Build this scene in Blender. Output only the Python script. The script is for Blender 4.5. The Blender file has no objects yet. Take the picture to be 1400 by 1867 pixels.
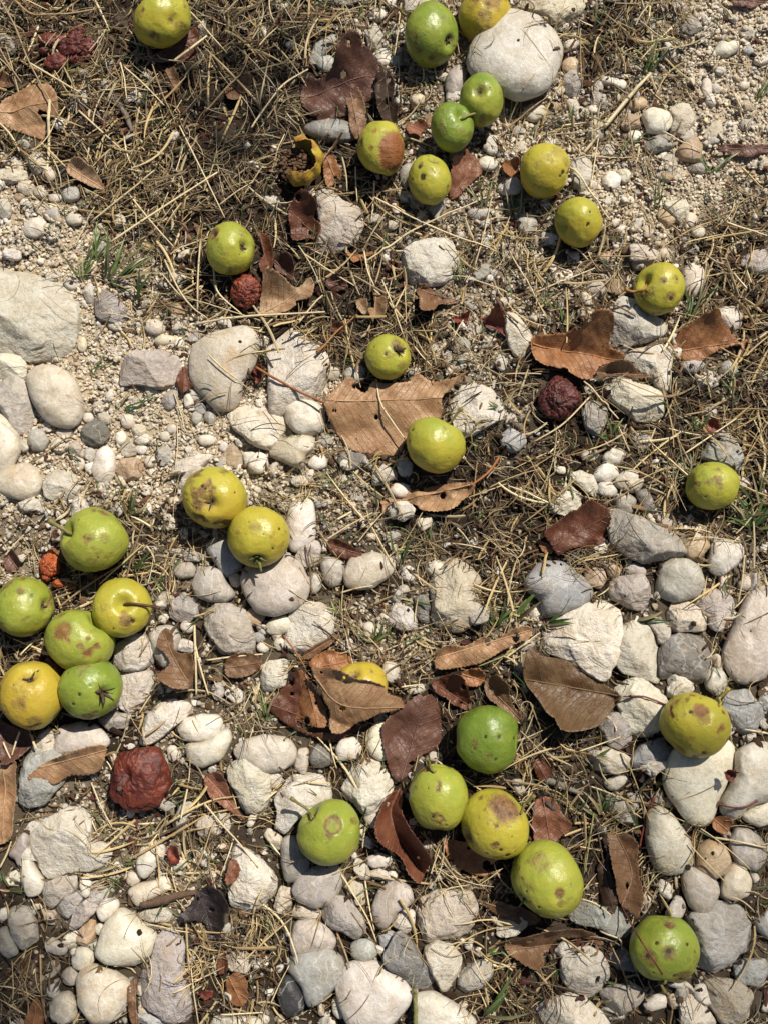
import bpy, math, random
import numpy as np
from mathutils import Vector, Matrix
from mathutils.geometry import delaunay_2d_cdt

# ------------------------------------------------------------------ camera, sky, sun
scene = bpy.context.scene
S = 0.00033                 # metres per photo pixel at the middle of the ground
PW, PH = 1400.0, 1867.0
FPX = 1950.0
TILT = math.radians(7.0)
DIST = FPX * S
cam_d = bpy.data.cameras.new('camera')
cam = bpy.data.objects.new('camera', cam_d)
scene.collection.objects.link(cam)
cam.location = (0, -DIST * math.sin(TILT), DIST * math.cos(TILT))
cam.rotation_euler = (TILT, 0, 0)
cam_d.sensor_fit = 'VERTICAL'
cam_d.sensor_height = 24.0
cam_d.lens = 24.0 * FPX / PH
cam_d.clip_start = 0.01
cam_d.clip_end = 50
scene.camera = cam

SUN_EL, SUN_AZ = math.radians(54), math.radians(35)     # azimuth from +Y towards +X
w = bpy.data.worlds.new('World'); scene.world = w; w.use_nodes = True
wn = w.node_tree
sky = wn.nodes.new('ShaderNodeTexSky'); sky.sky_type = 'NISHITA'; sky.sun_disc = False
sky.sun_elevation = SUN_EL; sky.sun_rotation = SUN_AZ
wn.links.new(sky.outputs[0], wn.nodes['Background'].inputs[0])
wn.nodes['Background'].inputs[1].default_value = 0.05
sd = Vector((math.sin(SUN_AZ) * math.cos(SUN_EL), math.cos(SUN_AZ) * math.cos(SUN_EL), math.sin(SUN_EL)))
sl = bpy.data.lights.new('sun', 'SUN'); sl.energy = 5.0; sl.angle = math.radians(0.55); sl.color = (1, 0.94, 0.83)
so = bpy.data.objects.new('sun', sl); scene.collection.objects.link(so)
so.rotation_euler = sd.to_track_quat('Z', 'Y').to_euler(); so.location = sd * 3
scene.view_settings.view_transform = 'Standard'; scene.view_settings.look = 'None'
scene.view_settings.exposure = 0.25; scene.view_settings.gamma = 1.0

rng = np.random.RandomState(7)
C = scene.collection

# ------------------------------------------------------------------ helpers
ct, st = math.cos(TILT), math.sin(TILT)
def W(px, py, h=0.0):
    """photo pixel -> world point on the level z=h (metres)"""
    x = (px - PW / 2) / FPX; y = (PH / 2 - py) / FPX
    dx, dy, dz = x, y * ct + st, y * st - ct
    t = (h - cam.location[2]) / dz
    return (cam.location[0] + dx * t, cam.location[1] + dy * t, h)
TILES = dict(A=(0, 0), B=(460, 0), C=(920, 0), D=(0, 460), E=(460, 460), F=(920, 460), G=(0, 920), H=(460, 920),
             I=(920, 920), J=(0, 1387), K=(460, 1387), L=(920, 1387), P=None)
def tp(t, x, y):
    if t == 'P': return (x, y)
    o = TILES[t]; return (o[0] + x * 480 / 1400.0, o[1] + y * 480 / 1400.0)
def poly(t, s):
    v = [float(a) for a in s.replace(',', ' ').split()]
    return [tp(t, v[i], v[i + 1]) for i in range(0, len(v), 2)]

def _hash(i, j, k, seed):
    n = (i * 374761393 + j * 668265263 + k * 2147483647 + seed * 974634777).astype(np.int64) & 0xffffffff
    n = ((n ^ (n >> 13)) * 1274126177) & 0xffffffff
    n = ((n ^ (n >> 16)) * 2246822519) & 0xffffffff
    return ((n ^ (n >> 15)) & 0xffff) / 65535.0
def vn(p, seed=0):
    """value noise, p (N,3) -> (N,) 0..1"""
    p = np.asarray(p, float); f = np.floor(p).astype(np.int64); t = p - f; t = t * t * (3 - 2 * t)
    r = 0
    for a in (0, 1):
        for b in (0, 1):
            for c in (0, 1):
                wgt = (t[:, 0] if a else 1 - t[:, 0]) * (t[:, 1] if b else 1 - t[:, 1]) * (t[:, 2] if c else 1 - t[:, 2])
                r = r + wgt * _hash(f[:, 0] + a, f[:, 1] + b, f[:, 2] + c, seed)
    return r
def fbm(p, seed=0, o=3):
    r = 0; a = 0.5; q = np.asarray(p, float)
    for k in range(o):
        r = r + a * vn(q, seed + k * 17); q = q * 2.03 + 5.1; a *= 0.5
    return r / (1 - 0.5 ** o)
def sstep(a, b, x):
    t = np.clip((x - a) / (b - a), 0, 1); return t * t * (3 - 2 * t)

def mesh_np(name, V, F, smooth=True, attrs=None, uv=None):
    """V (N,3); F list of equal-length index arrays (ndarray MxK) or list of such"""
    me = bpy.data.meshes.new(name)
    if isinstance(F, np.ndarray): F = [F]
    F = [f for f in F if len(f)]
    nl = sum(f.size for f in F); nf = sum(len(f) for f in F)
    me.vertices.add(len(V)); me.vertices.foreach_set('co', np.asarray(V, np.float32).ravel())
    me.loops.add(nl); me.polygons.add(nf)
    idx = np.concatenate([f.ravel() for f in F]).astype(np.int32)
    tot = np.concatenate([np.full(len(f), f.shape[1], np.int32) for f in F])
    start = np.concatenate([[0], np.cumsum(tot)[:-1]]).astype(np.int32)
    me.loops.foreach_set('vertex_index', idx)
    me.polygons.foreach_set('loop_start', start)
    try: me.polygons.foreach_set('loop_total', tot)
    except Exception: pass
    me.polygons.foreach_set('use_smooth', np.full(nf, bool(smooth)))
    me.update(calc_edges=True)
    for k, a in (attrs or {}).items():
        a = np.asarray(a, np.float32)
        if a.shape[1] == 3: a = np.concatenate([a, np.ones((len(a), 1), np.float32)], 1)
        at = me.attributes.new(k, 'FLOAT_COLOR', 'POINT'); at.data.foreach_set('color', a.ravel())
    if uv is not None:
        l = me.uv_layers.new(name='UVMap'); l.data.foreach_set('uv', np.asarray(uv, np.float32)[idx].ravel())
    me.validate()
    return me
def obj(name, me, m, parent=None, loc=(0, 0, 0), color=None, label=None, cat=None, group=None, kind=None):
    o = bpy.data.objects.new(name, me); C.objects.link(o); o.location = loc
    if m is not None and not me.materials: me.materials.append(m)
    if parent is not None: o.parent = parent
    if color is not None: o.color = color
    tag(o, label, cat, group, kind)
    return o
def tag(o, label=None, cat=None, group=None, kind=None):
    if label: o['label'] = label
    if cat: o['category'] = cat
    if group: o['group'] = group
    if kind: o['kind'] = kind
def empty(name, loc):
    o = bpy.data.objects.new(name, None); C.objects.link(o); o.location = loc; o.empty_display_size = 0.01
    return o

def tube(pts, rad, n=7, wob=0.0, caps=True):
    """tapered tube along pts (K,3), rad (K,)"""
    P = np.asarray(pts, float); K = len(P); rad = np.broadcast_to(np.asarray(rad, float), (K,))
    T = np.gradient(P, axis=0); T /= np.linalg.norm(T, axis=1)[:, None] + 1e-12
    up = np.array([0.13, 0.21, 1.0]); A = np.cross(T, up); A /= np.linalg.norm(A, axis=1)[:, None] + 1e-12
    B = np.cross(T, A); th = np.linspace(0, 2 * np.pi, n, endpoint=False)
    rr = rad[:, None] * (1 + wob * (rng.rand(K, n) - 0.5))
    V = P[:, None, :] + rr[..., None] * (np.cos(th)[None, :, None] * A[:, None, :] + np.sin(th)[None, :, None] * B[:, None, :])
    V = V.reshape(-1, 3); i = np.arange(K - 1)[:, None] * n; j = np.arange(n)[None, :]; j2 = (j + 1) % n
    F = np.stack([i + j, i + j2, i + n + j2, i + n + j], -1).reshape(-1, 4)
    Fs = [F]
    if caps:
        V = np.vstack([V, P[0], P[-1]]); a = K * n; jj = np.arange(n); j3 = (jj + 1) % n
        Fs.append(np.stack([np.full(n, a), j3, jj], 1)); Fs.append(np.stack([np.full(n, a + 1), (K - 1) * n + jj, (K - 1) * n + j3], 1))
    return V, Fs
def resample(P, n):
    """smooth (Catmull-Rom) resampling of a polyline"""
    P = np.asarray(P, float)
    if len(P) == 2: return P[0] + (P[1] - P[0]) * np.linspace(0, 1, n)[:, None]
    Q = np.vstack([2 * P[0] - P[1], P, 2 * P[-1] - P[-2]]); out = []
    for u in np.linspace(0, len(P) - 1 - 1e-6, n):
        i = int(u); t = u - i; a, b, c, d = Q[i], Q[i + 1], Q[i + 2], Q[i + 3]
        out.append(0.5 * (2 * b + (c - a) * t + (2 * a - 5 * b + 4 * c - d) * t * t + (3 * b - a - 3 * c + d) * t ** 3))
    return np.array(out)

# ------------------------------------------------------------------ materials
class NT:
    def __init__(s, name):
        s.m = bpy.data.materials.new(name); s.m.use_nodes = True; s.t = s.m.node_tree
        s.b = s.t.nodes['Principled BSDF']
    def n(s, typ, **k):
        x = s.t.nodes.new('ShaderNode' + typ)
        for a, v in k.items():
            if a.startswith('i_'): x.inputs[a[2:].replace('_', ' ')].default_value = v
            else: setattr(x, a, v)
        return x
    def l(s, a, b): s.t.links.new(a, b)
    def noise(s, vec, scale, detail=4, rough=0.55, dist=0.0):
        x = s.n('TexNoise'); x.inputs['Scale'].default_value = scale; x.inputs['Detail'].default_value = detail
        x.inputs['Roughness'].default_value = rough; x.inputs['Distortion'].default_value = dist
        if vec is not None: s.l(vec, x.inputs['Vector'])
        return x.outputs['Fac']
    def ramp(s, fac, stops):
        x = s.n('ValToRGB'); e = x.color_ramp.elements
        while len(e) < len(stops): e.new(0.5)
        for k, (p, c) in enumerate(stops):
            e[k].position = p; e[k].color = (c if isinstance(c, tuple) else (c, c, c)) + (1,) if not (isinstance(c, tuple) and len(c) == 4) else c
        s.l(fac, x.inputs[0]); return x.outputs[0]
    def math(s, op, a, b=None, c=None, clamp=False):
        x = s.n('Math', operation=op, use_clamp=clamp)
        for i, v in enumerate((a, b, c)):
            if v is None: continue
            if isinstance(v, (int, float)): x.inputs[i].default_value = v
            else: s.l(v, x.inputs[i])
        return x.outputs[0]
    def mix(s, f, a, b, mode='MIX'):
        x = s.n('Mix', data_type='RGBA', blend_type=mode)
        for i, v in ((0, f), (6, a), (7, b)):
            if isinstance(v, (int, float)): x.inputs[i].default_value = v
            elif isinstance(v, tuple): x.inputs[i].default_value = v + (1,) if len(v) == 3 else v
            else: s.l(v, x.inputs[i])
        return x.outputs[2]
    def bump(s, h, dist, strength=1.0, prev=None):
        x = s.n('Bump'); x.inputs['Strength'].default_value = strength; x.inputs['Distance'].default_value = dist
        s.l(h, x.inputs['Height'])
        if prev is not None: s.l(prev, x.inputs['Normal'])
        return x.outputs[0]
    def set(s, **k):
        for a, v in k.items():
            i = s.b.inputs[a.replace('_', ' ')]
            if isinstance(v, (int, float, tuple)): i.default_value = v
            else: s.l(v, i)

def objvec(t):
    """object coordinates shifted by a per-object random offset"""
    tc = t.n('TexCoord'); oi = t.n('ObjectInfo')
    v = t.n('VectorMath', operation='ADD'); t.l(tc.outputs['Object'], v.inputs[0])
    c = t.n('CombineXYZ'); 
    t.l(t.math('MULTIPLY', oi.outputs['Random'], 13.7), c.inputs[0]); t.l(t.math('MULTIPLY', oi.outputs['Random'], 7.1), c.inputs[1])
    t.l(c.outputs[0], v.inputs[1])
    return v.outputs[0], oi

def mat_stone(name='rounded_limestone', b1=0.4, b2=0.25, rg=0.16):
    t = NT(name); v, oi = objvec(t)
    base = oi.outputs['Color']; stain = oi.outputs['Alpha']
    n1 = t.noise(v, 90, 5, 0.6); n2 = t.noise(v, 420, 4, 0.6); n3 = t.noise(v, 1500, 3, 0.7)
    c = t.mix(t.ramp(n1, [(0.35, 0.0), (0.68, 1.0)]), base, t.mix(1.0, base, (0.82, 0.76, 0.67), 'MULTIPLY'))
    c = t.mix(t.math('MULTIPLY', t.ramp(n2, [(0.5, 0.0), (0.68, 1.0)]), 0.5), c, t.mix(1.0, c, (0.66, 0.62, 0.57), 'MULTIPLY'))
    c = t.mix(t.math('MULTIPLY', t.ramp(n3, [(0.5, 0.0), (0.72, 1.0)]), 0.4), c, t.mix(1.0, c, (0.7, 0.66, 0.6), 'MULTIPLY'))
    # pale mineral veins
    vo = t.n('TexWave', wave_type='BANDS'); vo.inputs['Scale'].default_value = 38; vo.inputs['Distortion'].default_value = 14
    vo.inputs['Detail'].default_value = 3; vo.inputs['Detail Scale'].default_value = 1.6; t.l(v, vo.inputs['Vector'])
    c = t.mix(t.math('MULTIPLY', t.ramp(vo.outputs['Fac'], [(0.93, 0.0), (1.0, 1.0)]), 0.25), c, (0.72, 0.69, 0.64))
    # rust or ochre stain
    sn = t.noise(v, 60, 5, 0.62, 0.4)
    thr = t.math('SUBTRACT', t.math('ADD', sn, t.math('MULTIPLY', stain, 0.42)), 0.70)
    sm = t.math('MULTIPLY', thr, 7.0, clamp=True)
    c = t.mix(t.math('MULTIPLY', sm, 0.6), c, t.mix(t.noise(v, 200), (0.36, 0.2, 0.09), (0.46, 0.3, 0.14)))
    # earth in the pits
    pit = t.math('MULTIPLY', t.ramp(t.noise(v, 700, 2, 0.5), [(0.22, 1.0), (0.30, 0.0)]), 0.5)
    c = t.mix(pit, c, (0.1, 0.075, 0.05))
    h = t.math('ADD', t.math('MULTIPLY', n1, 0.0), t.math('ADD', t.math('MULTIPLY', n2, 0.6), t.math('MULTIPLY', n3, 0.22)))
    nb = t.bump(h, 0.002, b1)
    cx = t.noise(v, 230, 6, 0.65)
    nb = t.bump(cx, 0.004, b2, nb)
    t.set(Base_Color=c, Roughness=t.math('ADD', t.math('MULTIPLY', n3, 0.5), rg), Normal=nb)
    t.b.inputs['Specular IOR Level'].default_value = 0.42
    return t.m
def mat_apple():
    t = NT('apple_skin'); v, oi = objvec(t)
    at = t.n('Attribute', attribute_name='skin'); sp = t.n('SeparateColor'); t.l(at.outputs['Color'], sp.inputs[0])
    patch, dark, ripe = sp.outputs[0], sp.outputs[1], sp.outputs[2]
    n1 = t.noise(v, 110, 5, 0.6); n2 = t.noise(v, 700, 4, 0.6)
    rp = t.math('ADD', ripe, t.math('MULTIPLY', t.math('SUBTRACT', n1, 0.5), 0.35), clamp=True)
    c = t.ramp(rp, [(0.0, (0.08, 0.14, 0.014)), (0.2, (0.17, 0.235, 0.03)), (0.42, (0.295, 0.32, 0.045)), (0.62, (0.40, 0.35, 0.04)), (0.82, (0.43, 0.315, 0.035)), (1.0, (0.40, 0.24, 0.035))])
    c = t.mix(t.math('MULTIPLY', t.ramp(n2, [(0.5, 0.0), (0.75, 1.0)]), 0.3), c, t.mix(1.0, c, (0.72, 0.7, 0.5), 'MULTIPLY'))
    n4 = t.noise(v, 48, 4, 0.6)
    c = t.mix(t.math('MULTIPLY', t.ramp(n4, [(0.5, 0.0), (0.72, 1.0)]), 0.4), c, t.mix(1.0, c, (0.9, 0.72, 0.5), 'MULTIPLY'))
    vo = t.n('TexVoronoi'); vo.inputs['Scale'].default_value = 330; t.l(v, vo.inputs['Vector'])
    dot = t.math('MULTIPLY', t.ramp(vo.outputs['Distance'], [(0.07, 1.0), (0.13, 0.0)]), 0.6)
    keep = t.ramp(t.noise(v, 150, 2), [(0.46, 0.0), (0.56, 1.0)])
    c = t.mix(t.math('MULTIPLY', dot, keep), c, (0.6, 0.62, 0.36))
    # fine dark freckles
    vo2 = t.n('TexVoronoi'); vo2.inputs['Scale'].default_value = 140; t.l(v, vo2.inputs['Vector'])
    fr = t.math('MULTIPLY', t.ramp(vo2.outputs['Distance'], [(0.03, 1.0), (0.07, 0.0)]), 0.4)
    c = t.mix(t.math('MULTIPLY', fr, t.ramp(t.noise(v, 60, 2), [(0.5, 0.0), (0.6, 1.0)])), c, (0.13, 0.09, 0.03))
    pm = t.math('MULTIPLY', t.math('SUBTRACT', t.math('ADD', patch, t.math('MULTIPLY', t.math('SUBTRACT', t.noise(v, 190, 8, 0.75), 0.5), 1.5)), 0.37), 2.2, clamp=True)
    pc = t.mix(t.ramp(t.noise(v, 260, 6, 0.7), [(0.36, 0.0), (0.62, 1.0)]), (0.075, 0.034, 0.015), (0.26, 0.14, 0.05))
    pc = t.mix(at.outputs['Alpha'], pc, t.mix(t.noise(v, 150, 4), (0.17, 0.05, 0.014), (0.30, 0.11, 0.028)))
    c = t.mix(t.math('MULTIPLY', pm, t.math('ADD', t.math('MULTIPLY', patch, 0.65), 0.36), clamp=True), c, pc)
    dm = t.math('MULTIPLY', t.math('SUBTRACT', t.math('ADD', dark, t.math('MULTIPLY', t.math('SUBTRACT', t.noise(v, 480, 6, 0.75), 0.5), 1.5)), 0.5), 2.6, clamp=True)
    c = t.mix(t.math('MULTIPLY', dm, 0.95), c, (0.035, 0.022, 0.012))
    h = t.math('ADD', t.math('MULTIPLY', t.noise(v, 260, 5), 0.9), t.math('MULTIPLY', pm, t.noise(v, 900, 4)))
    t.set(Base_Color=c, Roughness=t.math('ADD', t.math('ADD', t.math('MULTIPLY', pm, 0.2), t.math('MULTIPLY', n1, 0.26)), 0.24), Normal=t.bump(h, 0.0009, 0.7))
    t.b.inputs['Subsurface Weight'].default_value = 0.12; t.b.inputs['Subsurface Radius'].default_value = (0.004, 0.003, 0.001)
    t.b.inputs['Subsurface Scale'].default_value = 0.6
    t.b.inputs['Specular IOR Level'].default_value = 0.45
    return t.m
def mat_rot():
    t = NT('rotten_skin'); v, oi = objvec(t)
    n1 = t.noise(v, 120, 5, 0.6); n2 = t.noise(v, 800, 4, 0.65)
    wr = t.noise(v, 170, 5, 0.6, 1.2)
    base = oi.outputs['Color']
    c = t.mix(t.ramp(n1, [(0.38, 0.0), (0.6, 1.0)]), t.mix(1.0, base, (1.15, 1.4, 1.2), 'MULTIPLY'), t.mix(1.0, base, (0.5, 0.32, 0.3), 'MULTIPLY'))
    c = t.mix(t.math('MULTIPLY', t.ramp(n2, [(0.55, 0.0), (0.7, 1.0)]), 0.5), c, t.mix(0.5, base, (0.3, 0.12, 0.05)))
    c = t.mix(t.math('MULTIPLY', t.ramp(wr, [(0.38, 1.0), (0.47, 0.0)]), 0.5), c, (0.05, 0.012, 0.008))
    nb = t.bump(wr, 0.0025, 0.35); nb = t.bump(n2, 0.0008, 0.5, nb)
    t.set(Base_Color=c, Roughness=t.math('ADD', t.math('MULTIPLY', n1, 0.4), 0.28), Normal=nb)
    return t.m
def mat_leaf():
    t = NT('dead_leaf'); v, oi = objvec(t)
    uv = t.n('UVMap'); sp = t.n('SeparateXYZ'); t.l(uv.outputs[0], sp.inputs[0])   # u along midrib, v signed distance, both in cm
    n1 = t.noise(v, 75, 5, 0.6); n2 = t.noise(v, 500, 5, 0.65)
    base = oi.outputs['Color']
    c = t.mix(t.ramp(n1, [(0.35, 0.0), (0.7, 1.0)]), base, t.mix(1.0, base, (0.62, 0.48, 0.42), 'MULTIPLY'))
    c = t.mix(t.math('MULTIPLY', t.ramp(n2, [(0.5, 0.0), (0.7, 1.0)]), 0.45), c, t.mix(1.0, c, (1.35, 1.2, 1.05), 'MULTIPLY'))
    av = t.math('ABSOLUTE', sp.outputs[1])
    wob = t.math('MULTIPLY', t.math('SUBTRACT', t.noise(v, 70, 3), 0.5), 1.5)
    side = t.math('FRACT', t.math('ADD', t.math('MULTIPLY', t.math('SUBTRACT', sp.outputs[0], t.math('MULTIPLY', av, 0.75)), 2.3), wob))
    sv = t.math('ABSOLUTE', t.math('SUBTRACT', side, 0.5))                          # 0 at a vein
    vein = t.ramp(sv, [(0.0, 1.0), (0.07, 0.0)])
    rib = t.ramp(av, [(0.0, 1.0), (0.045, 0.0)])
    vv = t.math('MAXIMUM', t.math('MULTIPLY', vein, 0.5), rib)
    vor = t.n('TexVoronoi', feature='DISTANCE_TO_EDGE'); vor.inputs['Scale'].default_value = 420; t.l(v, vor.inputs['Vector'])
    net = t.ramp(vor.outputs['Distance'], [(0.0, 1.0), (0.09, 0.0)])
    c = t.mix(t.math('MULTIPLY', vv, 0.32), c, t.mix(0.5, base, (0.45, 0.3, 0.15)))
    c = t.mix(t.math('MULTIPLY', net, 0.16), c, t.mix(1.0, base, (0.4, 0.35, 0.3), 'MULTIPLY'))
    sp2 = t.ramp(t.noise(v, 260, 3, 0.5), [(0.66, 0.0), (0.72, 1.0)])
    c = t.mix(t.math('MULTIPLY', sp2, 0.55), c, (0.045, 0.025, 0.014))
    h = t.math('ADD', t.math('MULTIPLY', vv, 0.8), t.math('ADD', t.math('MULTIPLY', n2, 0.5), t.math('MULTIPLY', net, 0.12)))
    nb = t.bump(h, 0.0009, 0.8)
    t.set(Base_Color=c, Roughness=0.42, Normal=nb)
    t.b.inputs['Specular IOR Level'].default_value = 0.35
    return t.m
def mat_tint(name, rough=0.6, nscale=900, amt=0.5, bumpd=0.0004, spec=0.4):
    """colour from the per-vertex tint the plant piece was given, broken up by noise"""
    t = NT(name); tc = t.n('TexCoord'); at = t.n('Attribute', attribute_name='tint')
    n = t.noise(tc.outputs['Object'], nscale, 4, 0.6)
    c = t.mix(t.math('MULTIPLY', t.ramp(n, [(0.38, 0.0), (0.66, 1.0)]), amt), at.outputs['Color'], t.mix(1.0, at.outputs['Color'], (0.5, 0.44, 0.38), 'MULTIPLY'))
    t.set(Base_Color=c, Roughness=rough, Normal=t.bump(n, bumpd, 0.7)); t.b.inputs['Specular IOR Level'].default_value = spec
    return t.m
def mat_obj(name, rough=0.6, nscale=700, amt=0.5, bumpd=0.0006, dark=(0.5, 0.42, 0.36), spec=0.4):
    t = NT(name); v, oi = objvec(t); base = oi.outputs['Color']
    mp = t.n('Mapping'); mp.inputs['Scale'].default_value = (1, 1, 1); t.l(v, mp.inputs[0])
    n = t.noise(mp.outputs[0], nscale, 5, 0.65)
    c = t.mix(t.math('MULTIPLY', t.ramp(n, [(0.38, 0.0), (0.66, 1.0)]), amt), base, t.mix(1.0, base, dark, 'MULTIPLY'))
    t.set(Base_Color=c, Roughness=rough, Normal=t.bump(n, bumpd, 0.8)); t.b.inputs['Specular IOR Level'].default_value = spec
    return t.m
M_STONE = mat_stone(); M_ROUGH = mat_stone('broken_limestone', 0.7, 0.6, 0.3); M_APPLE = mat_apple(); M_ROT = mat_rot(); M_LEAF = mat_leaf()
M_GRAVEL = mat_tint('gravel_grains', 0.6, 900, 0.6, 0.0008, 0.3)
M_STRAW = mat_tint('dry_grass', 0.42, 1400, 0.35, 0.0002, 0.5)
M_SOIL = mat_tint('soil', 0.9, 1200, 0.7, 0.0012, 0.2)
M_STALK = mat_obj('straw_stalk', 0.4, 900, 0.3, 0.0003, spec=0.5)
M_WOOD = mat_obj('twig_wood', 0.75, 900, 0.7, 0.001)
M_STEM = mat_obj('stem_green', 0.5, 900, 0.5, 0.0005)
M_GRASS = mat_tint('green_grass', 0.4, 500, 0.3, 0.0002, 0.45)
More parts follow.
